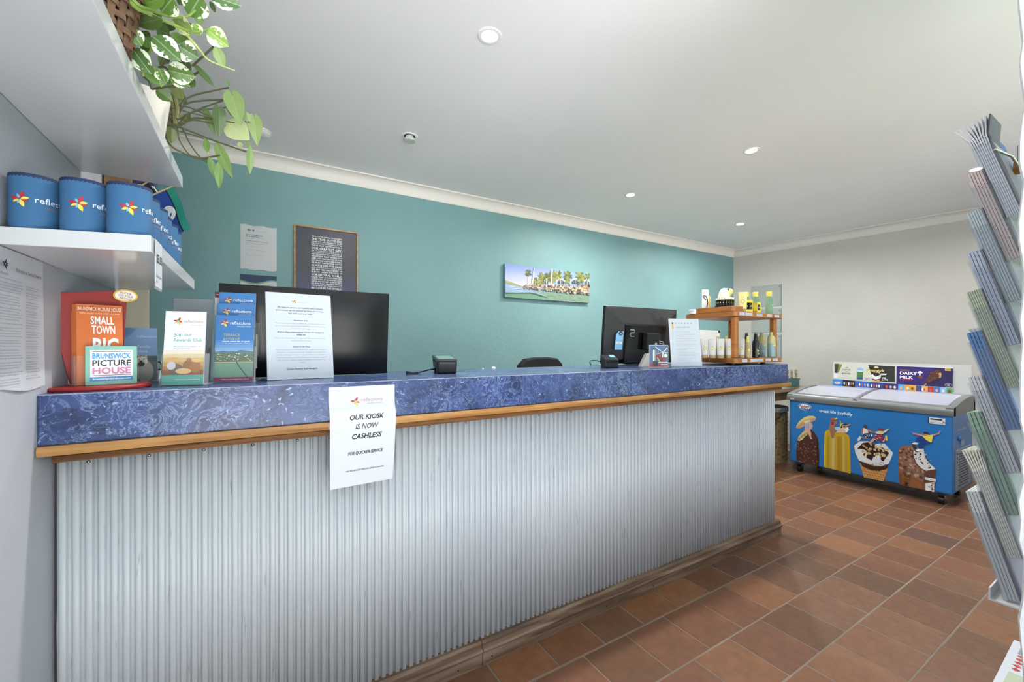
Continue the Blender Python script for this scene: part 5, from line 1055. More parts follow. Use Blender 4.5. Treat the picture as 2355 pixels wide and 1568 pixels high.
# chocolate bar with bite
CH = '#4a2a22'
shape(A5, [(280, 1120), (270, 960), (285, 800), (290, 730), (330, 620), (470, 510), (570, 505), (640, 560), (700, 660), (720, 760), (725, 900), (735, 1050), (725, 1260)], CH, 1)
shape(A5, [(690, 680), (720, 760), (730, 1000), (735, 1060), (725, 1250), (690, 1230), (680, 900)], '#33190f', 2)
shape(A5, [(300, 720), (320, 640), (390, 570), (440, 520), (530, 520), (520, 590), (440, 650), (400, 700), (340, 730)], '#d9cf96', 2)
for k in range(4): PF.line([A5(330 + 50 * k, 700 - 30 * k), A5(400 + 40 * k, 600 - 18 * k)], .005, '#8a5a30', 3)
blobs(A5, 42, 300, 690, 760, 1200, ['#6b4336', '#7d5546', '#38190f', '#94705c'], .005, .012, 3, 1)
blobs(A5, 16, 320, 620, 780, 1150, ['#b39a84', '#9a7a62'], .003, .006, 4, 2)
# parasol and figure on it
shape(A5, [(270, 470), (285, 410), (340, 330), (430, 260), (530, 225), (620, 230), (675, 265), (660, 310), (560, 360), (450, 430), (350, 475)], '#c9a58c', 3); shape(A5, [(270, 470), (285, 410), (340, 330), (430, 260), (530, 225), (620, 230), (675, 265), (560, 270), (430, 320), (340, 390)], '#dfd27a', 4)
for k in range(6): PF.line([A5(300 + 60 * k, 455 - 25 * k), A5(340 + 55 * k, 380 - 20 * k)], .003, '#9a6a4e', 5)
shape(A5, [(425, 335), (550, 305), (550, 345), (450, 385)], '#e6da9a', 6); shape(A5, [(440, 390), (560, 365), (600, 400), (600, 470), (540, 500), (450, 500)], '#c9cfe0', 5)
for k in range(5): PF.line([A5(450 + 22 * k, 385), A5(440 + 22 * k, 480)], .003, '#4a5a8a', 6)
shape(A5, [(545, 380), (600, 385), (610, 430), (580, 510), (560, 470)], '#d9a898', 7); shape(A5, [(440, 470), (540, 480), (575, 560), (575, 650), (600, 690), (560, 690), (530, 610), (500, 530), (440, 510)], '#dba9a0', 6)
# yellow ice block
YL = ['#c9a818', '#b39312', '#c2a53a', '#cbb878', '#c2a230', '#a88410', '#b08c18', '#c4ae5c', '#b99a2a', '#c9a010']
top_ = [(840, 600), (850, 545), (900, 505), (960, 500), (1060, 540), (1150, 545), (1230, 560), (1290, 590), (1330, 630), (1345, 690)]
shape(A5, [(825, 1250)] + top_ + [(1365, 1385)], '#c9a41c', 1)
for k in range(10):
    a0, a1 = 840 + 50 * k, 840 + 50 * (k + 1); yt = 640 if 0 < k < 9 else 700
    shape(A5, [(a0 + 4, yt), (a1 + 4, yt), (a1 + (8 if k > 4 else -2), 1245 + .255 * (a1 - 825)), (a0 + (8 if k > 4 else -4), 1245 + .255 * (a0 - 825))], YL[k], 2)
shape(A5, [(840, 610), (860, 550), (905, 515), (880, 560), (865, 620), (850, 1240), (830, 1240)], '#e2cb3a', 3)
# bathers on the block
shape(A5, [(965, 270), (1040, 262), (1060, 290), (970, 310)], '#c9602e', 4); shape(A5, [(1040, 285), (1090, 262), (1100, 280), (1060, 305)], '#e3cf3a', 5); shape(A5, [(975, 300), (1045, 300), (1040, 350), (980, 350)], '#8a5a3c', 4); shape(A5, [(940, 440), (960, 340), (1040, 340), (1090, 330), (1100, 360), (1040, 430), (1040, 450)], '#a8744c', 4); shape(A5, [(970, 350), (1030, 345), (1030, 410), (970, 400)], '#9c1f3a', 5); shape(A5, [(925, 470), (945, 430), (1040, 450), (1065, 510), (1040, 600), (1025, 680), (980, 665), (960, 560)], '#96745a', 6)
shape(A5, [(1040, 450), (1170, 450), (1180, 500), (1060, 520)], '#a8c4e0', 5); shape(A5, [(1070, 560), (1110, 500), (1180, 460), (1250, 450), (1320, 460), (1330, 510), (1290, 560), (1200, 570)], '#d9c0a8', 6); shape(A5, [(1240, 490), (1310, 450), (1335, 510), (1280, 560)], '#eceef0', 7); shape(A5, [(1150, 385), (1200, 375), (1270, 410), (1240, 470), (1160, 470)], '#d8c878', 7); blobs(A5, 8, 1160, 1290, 385, 465, ['#1c1a1c'], .006, .011, 8, 5); shape(A5, [(1145, 320), (1165, 320), (1180, 375), (1160, 375)], '#c98a70', 7); shape(A5, [(1250, 420), (1360, 385), (1375, 400), (1280, 445)], '#c98a70', 8)
# cone
shape(A6, [(180, 900), (640, 970), (560, 1200), (250, 1130)], '#c9924e', 1)
for k in range(9): PF.line([A6(215 + 42 * k, 1010 - 3 * k), A6(300 + 42 * k, 1150 + 6 * k)], .004, '#96622c', 2)
for k in range(5): PF.line([A6(205 + 12 * k, 980 + 40 * k), A6(600 - 12 * k, 1045 + 40 * k)], .0035, '#e2b878', 3)
shape(A6, [(100, 645), (130, 620), (190, 575), (310, 575), (420, 620), (500, 615), (580, 610), (650, 690), (710, 760), (680, 850), (640, 930), (520, 960), (400, 950), (250, 900), (180, 880), (120, 760)], '#e3e6ea', 4); shape(A6, [(175, 880), (260, 915), (400, 965), (530, 970), (640, 940), (615, 1005), (500, 1040), (380, 1030), (240, 975)], '#3a2018', 5)
shape(A6, [(150, 690), (240, 600), (330, 590), (420, 620), (560, 680), (650, 760), (600, 830), (560, 890), (520, 870), (500, 800), (440, 800), (380, 880), (260, 810), (240, 780), (300, 730), (250, 700)], '#2c1712', 6)
blobs(A6, 46, 230, 640, 600, 850, ['#d9c096', '#c4a878', '#e3d0ae', '#b8935e'], .008, .015, 7, 6, lambda x, y: y < 640 + (640 - abs(x - 430)) * .35); shape(A6, [(380, 880), (400, 830), (460, 800), (500, 790), (520, 850), (540, 900), (470, 930), (400, 920)], '#dfe3e8', 8); blobs(A6, 40, 200, 630, 900, 975, ['#4a3026', '#8a7a70'], .002, .0045, 8, 9)
# runners
shape(A6, [(215, 470), (225, 375), (270, 365), (310, 390), (330, 450), (260, 460), (240, 470)], '#e6e2dc', 9); shape(A6, [(300, 380), (420, 420), (440, 450), (330, 420)], '#c98a70', 9); PF.line([A6(228, 470), A6(236, 375)], .008, '#a85038', 10); PF.line([A6(330, 385), A6(435, 440)], .007, '#a8402e', 10); PF.ell(*A6(280, 345), .013, .015, '#4a3430', 10); shape(A6, [(265, 450), (340, 445), (400, 500), (330, 520), (280, 510)], '#1f3f63', 10); blobs(A6, 12, 280, 390, 455, 510, ['#e6e8ea'], .003, .006, 11, 3); shape(A6, [(220, 510), (290, 510), (330, 540), (250, 540)], '#9a7264', 9); shape(A6, [(145, 560), (190, 490), (225, 515), (180, 575)], '#d4dade', 9); shape(A6, [(390, 510), (440, 570), (480, 610), (450, 600), (400, 550)], '#4a3a44', 9)
shape(A6, [(430, 430), (500, 410), (560, 420), (640, 375), (665, 372), (600, 430), (540, 465), (460, 455)], '#e2d4a8', 11); shape(A6, [(460, 380), (490, 362), (560, 375), (575, 400), (520, 410)], '#8a3440', 12); shape(A6, [(410, 520), (460, 480), (540, 465), (555, 500), (540, 580), (500, 560), (470, 520), (430, 540)], '#a02448', 12); blobs(A6, 7, 430, 540, 475, 560, ['#e6c8a8'], .003, .006, 13, 8); shape(A6, [(330, 600), (400, 530), (440, 540), (380, 600)], '#d9a088', 11); shape(A6, [(540, 580), (600, 500), (610, 540), (570, 590)], '#c98a74', 11); shape(A6, [(590, 490), (620, 480), (630, 560), (610, 570)], '#e3c83c', 12); shape(A6, [(330, 600), (370, 590), (360, 615)], '#e3c83c', 12)
# bitten milk chocolate bar
shape(A6, [(805, 1270), (795, 1030), (790, 800), (800, 700), (840, 650), (960, 635), (1060, 640), (1110, 680), (1190, 690), (1210, 800), (1290, 930), (1385, 1010), (1365, 1380)], '#8a6450', 1)
shape(A6, [(1030, 700), (1110, 680), (1190, 690), (1200, 760), (1230, 860), (1300, 940), (1385, 1010), (1230, 1045), (1150, 1000), (1080, 930), (1035, 830), (1020, 760)], '#dfe0e2', 2); blobs(A6, 34, 1050, 1300, 720, 1020, ['#24201f', '#4a4240', '#b3b0ae'], .003, .009, 3, 12, lambda x, y: y > 690 + (x - 1180) * 1.15 and y < 780 + (x - 1020) * 1.2)
PF.line([A6(1030, 700), A6(1020, 760), A6(1035, 830), A6(1080, 930), A6(1150, 1000), A6(1230, 1045), A6(1385, 1015)], .006, '#6a3626', 4)
blobs(A6, 70, 815, 1180, 680, 1170, ['#a88672', '#6d4838', '#54342a', '#b89a86'], .006, .017, 3, 13, lambda x, y: x < 1020 or y > 900 + (x - 1020) * .9)
shape(A6, [(805, 1060), (1190, 1220), (1200, 1340), (815, 1265)], '#7a4a2a', 5); shape(A6, [(850, 1090), (1170, 1225), (1175, 1320), (860, 1260)], '#8f5a34', 6); shape(A6, [(1190, 1220), (1200, 1100), (1215, 1040), (1385, 1015), (1365, 1180)], '#5c3a2c', 5); shape(A6, [(1215, 1235), (1360, 1215), (1355, 1385), (1220, 1345)], '#e2e2e4', 6); blobs(A6, 9, 1230, 1340, 1240, 1370, ['#2c2826', '#6a6460'], .004, .007, 7, 15)
q = A6(930, 1290); PF.text('MILK', q[0] + .01, q[1], .055, '#6b3f22', 'L', .01, rot=R(82), width=.1, L=8)
q = A6(1210, 1175); PF.rect(q[0], q[1], q[0] + .062, q[1] + .022, '#e9ebee', 8); PF.text('serving suggestion', q[0] + .006, q[1] + .008, .009, '#8a8c90', width=.05, L=9, res=1)
# skateboarder
shape(A6, [(1000, 590), (1030, 590), (1090, 690), (1110, 740), (1070, 745), (1030, 680)], '#22262a', 9); shape(A6, [(1005, 430), (1060, 445), (1180, 470), (1160, 495), (1040, 465)], '#d98a88', 9); shape(A6, [(1320, 470), (1420, 445), (1455, 400), (1465, 420), (1430, 460), (1340, 490)], '#d98a88', 9); shape(A6, [(1160, 475), (1220, 490), (1330, 470), (1340, 500), (1320, 590), (1260, 585), (1200, 520)], '#e8dc4e', 10); shape(A6, [(1070, 585), (1090, 515), (1130, 505), (1220, 545), (1300, 590), (1260, 610), (1190, 625), (1180, 690), (1110, 690), (1120, 610), (1170, 570), (1110, 560)], '#1c3a8a', 11); shape(A6, [(1010, 605), (1060, 590), (1115, 605), (1100, 625), (1020, 620)], '#f0f0f2', 12); shape(A6, [(1060, 710), (1130, 695), (1160, 710), (1100, 735)], '#f0f0f2', 12); PF.ell(*A6(1230, 455), .017, .015, '#d98a78', 10); PF.ell(*A6(1232, 445), .017, .010, '#2c3032', 11)
q = A6(1262, 292); PF.rect(q[0], q[1], q[0] + .094, q[1] + .048, '#dfe2e6', 2); PF.rect(q[0], q[1], q[0] + .006, q[1] + .048, '#1e2226', 3); PF.rect(q[0] + .012, q[1] + .030, q[0] + .078, q[1] + .040, '#22262a', 3); PF.text('1800 643 766', q[0] + .012, q[1] + .006, .012, '#3a3e42', width=.07, L=3); PF.rect(q[0] + .08, q[1] + .014, q[0] + .09, q[1] + .024, '#5a5e62', 3)
for x, y in ((320, 870), (330, 490)): pass
PF.build('printed_artwork', fz)
o = MB().box(FX - .0195, FX - .017, FY1 - .055, FY1 - .02, .695, .706).build('maker_badge', mat('badge_silver', '#c9c6c0', .3), fz)

# header board standing on the freezer
HX = 4.895; a = onx(1916, 835, HX); b = onx(2193, 847, HX); hw = a.y - b.y; hz0, hz1 = .813, 1.032
hb = thing('header_board', 'printed price header board standing on the freezer back', 'sign', (HX, b.y, hz0))
MB().box(HX, HX + .006, b.y, a.y, hz0, hz1).build('board', PAPERG, hb)
MB().box(HX + .008, HX + .012, b.y - .10, a.y - .0, hz0, hz1 + .018).build('backing_sheet', mat('pale_grey_sheet', '#c2c4c0', .4), hb)
PH = Print(planemap((0, hw, 0), (0, -1, 0), (0, 0, 1), (-1, 0, 0)))
def hp(x, y): q = onx(1900 + x * 310 / 2355, 825 + y * 85 / 646, HX); return (min(max(a.y - q.y, 0), hw), min(max(q.z - hz0, 0.), hz1 - hz0))
def hs(pts, col, L=1): PH.poly([hp(*p) for p in pts], col, L)
hs([(120, 80), (1215, 120), (1215, 420), (120, 350)], '#cfcfc0', 1); hs([(735, 105), (1200, 130), (1200, 410), (830, 385)], '#2e302c', 2); hs([(1230, 125), (2218, 170), (2212, 500), (1225, 440)], '#35246e', 1); hs([(1900, 155), (2218, 170), (2212, 500), (1700, 470)], '#2a1f52', 2)
hs([(145, 85), (225, 85), (215, 160), (200, 250), (150, 240)], '#4a5230', 2); hs([(225, 90), (280, 95), (240, 200), (205, 250)], '#7d8a4c', 3); hs([(180, 90), (195, 90), (185, 245), (165, 240)], '#2c3420', 4)
hs([(140, 250), (205, 255), (200, 335), (140, 330)], '#dfe4ea', 4)
for s_, x, y, h_, w_ in (("LET'S", 340, 165, .016, .022), ('CLEAN UP', 280, 200, .020, .066), ('OUR', 350, 228, .010, .016), ('BACKYARD', 275, 265, .020, .072), ('one piece at a time', 285, 300, .008, .045)): q = hp(x, y); PH.text(s_, q[0], q[1], h_, '#4a4a42', 'L', .01, .2, width=w_, L=3)
hs([(540, 170), (580, 150), (620, 155), (645, 175), (640, 360), (535, 355)], '#8fb8e0', 3); hs([(540, 215), (645, 218), (640, 325), (537, 320)], '#4a7a3c', 4); hs([(540, 205), (645, 210), (645, 226), (540, 222)], '#e9efe6', 5); hs([(537, 320), (640, 325), (638, 360), (535, 356)], '#2c4f96', 5)
for x in (690, 750): q = hp(x, 350); PH.ell(q[0], q[1], .010, .010, '#8a8a80', 3, n=14); PH.ell(q[0], q[1], .008, .008, '#cfcfc0', 4, n=14)
PH.line([hp(680, 320), hp(700, 350), hp(740, 330), hp(750, 350)], .002, '#7a7a70', 5)
q = hp(710, 218); PH.text('Drumstick', q[0], q[1], .034, '#e9d96a', 'L', .02, width=.132, L=5)
hs([(790, 290), (830, 240), (880, 225), (940, 240), (965, 290), (950, 340), (900, 370), (840, 365), (805, 340)], '#e6e2dc', 6); hs([(800, 250), (860, 235), (930, 245), (950, 275), (900, 300), (870, 310), (830, 280)], '#3a2018', 7); hs([(810, 355), (870, 375), (940, 360), (925, 412), (830, 408)], '#d9a46a', 7); hs([(800, 340), (870, 362), (945, 345), (940, 362), (870, 380), (808, 360)], '#2a1812', 8); hs([(960, 255), (1060, 258), (1050, 285), (965, 282)], '#e6e6e4', 6)
for s_, x, y in (('ICED', 980, 345), ('LATTE', 985, 376)): q = hp(x, y); PH.text(s_, q[0], q[1], .018, '#f0f0ee', 'L', .025, width=.030 if s_ == 'ICED' else .04, L=6)
hs([(835, 160), (860, 125), (900, 130), (925, 160), (880, 165)], '#d9cfa0', 6)
q = hp(1290, 205); PH.text('Cadbury', q[0], q[1], .020, '#b98a4e', 'L', .005, .4, width=.070, L=4); q = hp(1290, 262); PH.text('DAIRY', q[0], q[1] - .004, .036, '#f2f2f6', 'L', .03, width=.115, L=4); q = hp(1290, 335); PH.text('MILK', q[0], q[1] - .003, .036, '#f2f2f6', 'L', .03, width=.088, L=4); q = hp(1290, 362); PH.text('HAZELNUT', q[0], q[1] - .004, .015, '#b3303e', 'L', .02, width=.085, L=4); PH.text('milk chocolate ice cream', q[0], q[1] - .016, .008, '#8a3a5a', 'L', width=.07, L=4, res=1)
hs([(1600, 230), (1640, 210), (1690, 235), (1680, 255), (1655, 245), (1650, 290), (1625, 290), (1625, 250), (1595, 255)], '#f2f2f4', 4); hs([(1600, 300), (1650, 290), (1695, 320), (1680, 350), (1610, 335)], '#7a4a34', 5)
hs([(1730, 370), (1790, 300), (1860, 220), (1940, 195), (2000, 210), (2020, 260), (2005, 330), (1950, 345), (1860, 390), (1790, 420), (1740, 415)], '#5c3626', 4); hs([(1960, 260), (2000, 235), (2020, 265), (2005, 330), (1970, 335), (1985, 295)], '#c9a468', 5); hs([(1745, 425), (1760, 440), (1710, 475), (1700, 468)], '#c9a06a', 5)
rg = random.Random(3)
for _ in range(26): q = hp(rg.uniform(1770, 1950), rg.uniform(240, 390)); PH.ell(q[0], q[1], .004, .0025, rg.choice(['#a8805e', '#7d5440', '#3f2218']), 6, n=6)
hs([(2078, 165), (2180, 172), (2178, 215), (2078, 208)], '#e3c04a', 5); q = hp(2095, 200); PH.text('NEW', q[0], q[1] + .001, .013, '#3a2a18', 'L', .02, width=.028, L=6); q = hp(2138, 458); PH.ell(q[0], q[1], .022, .014, '#cfcde0', 5); PH.ell(q[0], q[1], .020, .012, '#2a1f52', 6); PH.ell(q[0], q[1], .010, .006, '#cfcde0', 7)
cells = [(120, 295, '#2f86d0'), (295, 510, '#16181c'), (510, 770, '#2f62b8'), (770, 1010, '#24408e'), (1010, 1262, '#2a2a6a'), (1262, 1370, '#58aee0'), (1370, 1575, '#e0a63a'), (1575, 1675, '#2f4fa8'), (1675, 1780, '#d9b84a'), (1780, 1885, '#b83a3a'), (1885, 2000, '#3a78c4'), (2000, 2108, '#84b4e4'), (2108, 2215, '#58a05a')]
for k, (x0, x1, c) in enumerate(cells):
    y0 = lambda x: 352 + (x - 120) * .077; y1 = lambda x: 470 + (x - 120) * .078
    hs([(x0, y0(x0)), (x1, y0(x1)), (x1, y1(x1) + 8), (x0, y1(x0) + 8)], c, 9)
    n_ = (0, 8, 5, 5, 3, 1, 2, 1, 3, 1, 1, 1, 1)[k]
    for i in range(n_):
        xx = x0 + (x1 - x0) * ((i % 5) + .7) / (min(n_, 5) + .5); yy = (y0(xx) + y1(xx)) / 2 + (20 if i >= 5 else 0) - (12 if n_ > 5 else 0); q = hp(xx, yy); PH.ell(q[0], q[1], .006 if n_ > 4 else .009, .008 if n_ > 5 else .013, ('#d9b088', '#e6dcc8', '#7a4a30', '#efefef', '#d94a3a')[(k + i) % 5], 11, n=10); PH.ell(q[0], q[1] - .010, .003, .008, '#c99a5a', 10, n=8)
q = hp(150, 425); PH.ell(q[0] + .026, q[1] + .006, .028, .012, '#f0f2f4', 11); PH.text('Peters', q[0] + .002, q[1], .020, '#b02a34', 'L', .02, width=.048, L=12)
PH.build('printed_artwork', hb)

# ------------------------------------------------------------------ tall brochure rack at the right
BX = 1.50; rack = thing('brochure_rack', 'tall clear tiered brochure rack beside the white wall end', 'brochure rack', (1.62, .26, 0))
RLEAN = R(15.5); PW, PD, PHt = .106, .034, .215
def rk(x, y, z, k, c):                                      # pocket-local to world: y across the stack (towards us negative), z up the leaning pocket
    zb = 1.500 - .0995 * k; yb = .246
    return (BX + .112 * c + x, yb + y * math.cos(RLEAN) + z * math.sin(RLEAN), zb - y * math.sin(RLEAN) * .0 + z * math.cos(RLEAN) - y * math.sin(RLEAN))
def rbox(x0, x1, y0, y1, z0, z1, k, c): return MB().hexa([rk(x, y, z0, k, c) for x, y in ((x0, y0), (x1, y0), (x1, y1), (x0, y1))], [rk(x, y, z1, k, c) for x, y in ((x0, y0), (x1, y0), (x1, y1), (x0, y1))])
stock = [  # colour of paper edge, cover, height, count, fan
    ('#dfe0e8', '#55575c', .255, 9, 1), ('#d9c3c0', '#7d7a80', .232, 6, 0), ('#b9c6cc', '#8d979e', .236, 7, 0), ('#b6c2d6', '#6d7288', .236, 5, 0), ('#b3c0a6', '#8e9482', .240, 8, 0),
    ('#5f86bc', '#4a72ac', .238, 5, 0), ('#d2d5dc', '#77767e', .228, 5, 0), ('#8fae9c', '#7d9c8a', .240, 4, 0), ('#e2e0d6', '#8d9298', .246, 8, .35), ('#cdd3d6', '#6a5f7c', .244, 5, 0)]
names = ['topmost', 'second', 'third', 'fourth', 'fifth', 'sixth', 'seventh', 'eighth', 'ninth', 'lowest']
for c in range(2):
    for k in range(10):
        e = .0016
        if True:
            o = rbox(-e, PW + e, -PD - e, PD * 0 - PD, -.002, PHt - .03, k, c).build('pocket_front', ACRYLR, rack)
            rbox(-e, PW + e, 0, e, -.002, PHt, k, c).build('pocket_back', ACRYLR, rack)
            rbox(-e, PW + e, -PD, 0, -.002, -.0004, k, c).build('pocket_floor', ACRYLR, rack)
            for a_ in ((-e, 0), (PW, PW + e)): rbox(a_[0], a_[1], -PD, 0, -.002, PHt - .02, k, c).build('pocket_side', ACRYLR, rack)
        pe, cv, hh, n_, fan = stock[(k + 5 * c) % 10] if c else stock[k]
        hh = min(hh, .262)
        for i in range(n_):
            th = (PD - .004) / n_; y0 = -.002 - th * (i + .9); fo = (.5 - i / max(1, n_ - 1)) * .022 * fan
            pts = []
            mb = MB(); segs = 6; L0 = []; L1 = []
            for s_ in range(segs + 1):
                q = s_ / segs; bend = fo * max(0, (q - .72) / .28) ** 2 * 1.6; L0.append((y0 + bend, hh * q)); L1.append((y0 + th * .82 + bend, hh * q))
            loop = L0 + list(reversed(L1)); b_ = [rk(.002, y, z, k, c) for y, z in loop]; t_ = [rk(PW - .002, y, z, k, c) for y, z in loop]; mb.hexa(b_, t_)
            base = Vector(rk(0, y0, 0, k, c))
            front = i == n_ - 1
            m_ = mat('brochure_%s' % (cv[1:] if front else pe[1:]), cv if front else pe, .5)
            o = mb.build('brochure', m_, None)
            col_ = 'near' if c == 0 else 'far'
            tag(o, ('%s brochure, number %s from the back of %s pocket in %s rack column' % (('dark covered' if front else 'pale'), ORD[min(i, 7)] if i < 8 else 'ninth', names[k], col_)), 'brochure', 'brochures in the tall rack')
for k in range(10):                                         # white title strips on the back of near pockets
    rbox(.02, .09, .002, .003, .15, .19, k, 1).build('rear_label', PAPERG, rack)
MB().box(1.722, 1.744, .225, .247, .02, 1.74).build('post', mat('rack_steel', '#6a6d70', .35, .8), rack, bevel=.002)
MB().box(1.745, 1.756, .20, .262, .56, 1.74).build('side_channel', mat('rack_steel', '#6a6d70', .35, .8), rack)
for k in range(10): z_ = 1.50 - .0995 * k; MB().box(1.60, 1.72, .262, .268, z_ + .02, z_ + .026).build('cross_bar', mat('rack_steel', '#6a6d70', .35, .8), rack)
MB().cyl((1.60, .215, 1.64), (1.60, .245, 1.64), .016, n=18).build('timber_peg', RACKW, rack, smooth=True)
MB().tube([(1.50, .26, 1.67), (1.54, .24, 1.655), (1.56, .235, 1.64), (1.60, .232, 1.625)], .003).build('wire_hook', CHROME, rack, smooth=True)
MB().prism([(.205, .598), (.268, .598), (.268, .602), (.267, .628), (.264, .628), (.264, .602), (.205, .602)], 'x', 1.485, 1.72).build('bottom_tray', mat('rack_tray_white', '#d5d6d6', .4), rack)
MB().box(1.56, 1.86, .04, .40, 0.0, .02).build('floor_plate', mat('rack_steel', '#6a6d70', .35, .8), rack, bevel=.003)
# printed board lying on the floor in the near right corner
t = thing('floor_leaflet', 'white bordered printed card with red diamonds lying on the floor', 'leaflet', (2.35, .22, 0))
MB().hexa([(2.05, .385, .002), (2.62, .402, .002), (2.62, .10, .002), (2.05, .10, .002)], [(2.05, .385, .012), (2.62, .402, .012), (2.62, .10, .012), (2.05, .10, .012)]).build('card', PAPER, t)
P = Print(planemap((-.30, .165, .0122), (1, .02, 0), (0, -1, 0), (0, 0, 1)))
P.rect(.02, .018, .30, .30, '#b4bfa6'); P.rect(.46, .018, .56, .30, '#8d98a8')
for i in range(5):
    for j in range(6): P.poly([(.32 + .028 * i, .03 + .045 * j), (.332 + .028 * i, .018 + .045 * j), (.344 + .028 * i, .03 + .045 * j), (.332 + .028 * i, .042 + .045 * j)], '#b03a34')
P.build('printed_pattern', t)

# ------------------------------------------------------------------ trailing plants on the upper shelf
def leaf(parent, b, tp, wd, m, depth=0., curl=.15, arrow=False, roll=0., fold=.25):
    """leaf blade between two points, width across the view; arrow adds basal lobes"""
    b, tp = Vector(b), Vector(tp); ax = tp - b; L = ax.length; ax.normalize()
    view = ((b + tp) / 2 - _C).normalized(); sd = ax.cross(view).normalized(); nm = sd.cross(ax).normalized()
    if nm.dot(view) > 0: nm = -nm
    sd = (sd * math.cos(roll) + nm * math.sin(roll)).normalized(); nm = ax.cross(sd).normalized()
    if nm.dot(view) > 0: nm = -nm
    st = [(-.28, .20, .30), (-.20, .10, .62), (-.08, .02, .86)] if arrow else []
    prof = st + [(0, 0, .92 if arrow else .0), (.10, 0, .98 if arrow else .52), (.24, 0, .95 if arrow else .86), (.40, 0, .84 if arrow else 1.), (.56, 0, .66 if arrow else .93), (.72, 0, .44 if arrow else .70), (.86, 0, .22 if arrow else .38), (.95, 0, .08 if arrow else .13), (1, 0, .0)]
    mb = MB(); uv = []; vs = []; h_ = wd / 2
    for side in (-1, 1):
        for tq, inn, out in prof:
            for k in range(4):
                f_ = inn + (out - inn) * k / 3; x = side * f_ * h_
                p = b + ax * (tq * L) + sd * x + nm * (fold * abs(x) * .7 - curl * L * tq * tq + .015 * L * math.sin(tq * 9 + side) * f_)
                vs.append(p); uv.append((.5 + side * f_ * .5, tq))
    n = len(prof); fs = []
    for s_ in range(2):
        o = s_ * n * 4
        for i in range(n - 1):
            for k in range(3): a = o + i * 4 + k; fs.append((a, a + 4, a + 5, a + 1))
    off = Vector(parent.location)
    me = bpy.data.meshes.new('leaf'); me.from_pydata([v - off for v in vs], [], fs); me.materials.append(m)
    ul = me.uv_layers.new(name='UVMap')
    for lp in me.loops: ul.data[lp.index].uv = uv[lp.vertex_index]
    me.polygons.foreach_set('use_smooth', [True] * len(me.polygons)); me.update()
    o = bpy.data.objects.new('leaf', me); COL.objects.link(o); o.parent = parent; return o
def stem(parent, pts, r, m, r1=None):
    P_ = [Vector(p) for p in pts]; out = []
    for i in range(len(P_) - 1):
        p0, p1, p2, p3 = P_[max(i - 1, 0)], P_[i], P_[i + 1], P_[min(i + 2, len(P_) - 1)]
        for k in range(5):
            t_ = k / 5; out.append(.5 * ((2 * p1) + (p2 - p0) * t_ + (2 * p0 - 5 * p1 + 4 * p2 - p3) * t_ * t_ + (3 * p1 - p0 - 3 * p2 + p3) * t_ ** 3))
    out.append(P_[-1]); return MB().tube(out, r, 7, 0, r1).build('stem', m, parent, smooth=True)
SHT = 1.7202
# woven basket
bk = thing('plant_basket', 'brown woven cane basket on the upper shelf', 'basket', (-.266, .985, SHT))
def weave_basket():
    H_, R0, R1, n = .17, .070, .098, 26
    mb = MB()
    for i in range(n):
        a = 2 * math.pi * i / n; pts = []
        for j in range(7): q = j / 6; r_ = R0 + (R1 - R0) * q; pts.append((r_ * math.cos(a), r_ * math.sin(a), H_ * q))
        d = Vector((-math.sin(a), math.cos(a), 0)) * .0055; mb2 = []
        vs = [Vector(p) + s_ * d for p in pts for s_ in (-1, 1)]; mb.add(vs, [(2 * j, 2 * j + 1, 2 * j + 3, 2 * j + 2) for j in range(6)])
    o = mb.build('upright_canes', WICKER, bk, world=False); q = o.modifiers.new('t', 'SOLIDIFY'); q.thickness = .002
    for j in range(11):
        z_ = .008 + .0152 * j; r_ = R0 + (R1 - R0) * z_ / H_; vs = []; m_ = 104
        for i in range(m_):
            a = 2 * math.pi * i / m_; rr_ = r_ + .0032 * math.cos(a * n / 2 + (math.pi if j % 2 else 0))
            vs += [(rr_ * math.cos(a), rr_ * math.sin(a), z_ - .0052), (rr_ * math.cos(a), rr_ * math.sin(a), z_ + .0052)]
        o = MB().add(vs, [(2 * i, 2 * ((i + 1) % m_), 2 * ((i + 1) % m_) + 1, 2 * i + 1) for i in range(m_)]).build('woven_band', WICKER, bk, world=False); q = o.modifiers.new('t', 'SOLIDIFY'); q.thickness = .002
    MB().lathe([(R1 - .004, H_ - .006), (R1 + .006, H_ - .002), (R1 + .005, H_ + .006), (R1 - .005, H_ + .005), (R1 - .004, H_ - .006)], n=36).build('rim', WICKER, bk, world=False, smooth=True)
    MB().lathe([(0, .001), (R0, .001), (R0, .004), (0, .004)], n=30).build('base', WICKER, bk, world=False)
weave_basket()
def Z4(x, y, d): return at(280 + x * .15306, y * .15306, d)
def Z5(x, y, d): return at(320 + x * .1658, 180 + y * .1658, d)
po = thing('trailing_pothos', 'variegated green and white trailing pothos growing from the cane basket', 'plant', (-.266, .985, SHT + .10))
MB().lathe([(.055, -.095), (.072, -.01), (.068, .012), (0, .01)], n=24).build('soil_pot', mat('dark_soil_pot', '#3a3028', .8), po, world=False, smooth=True)
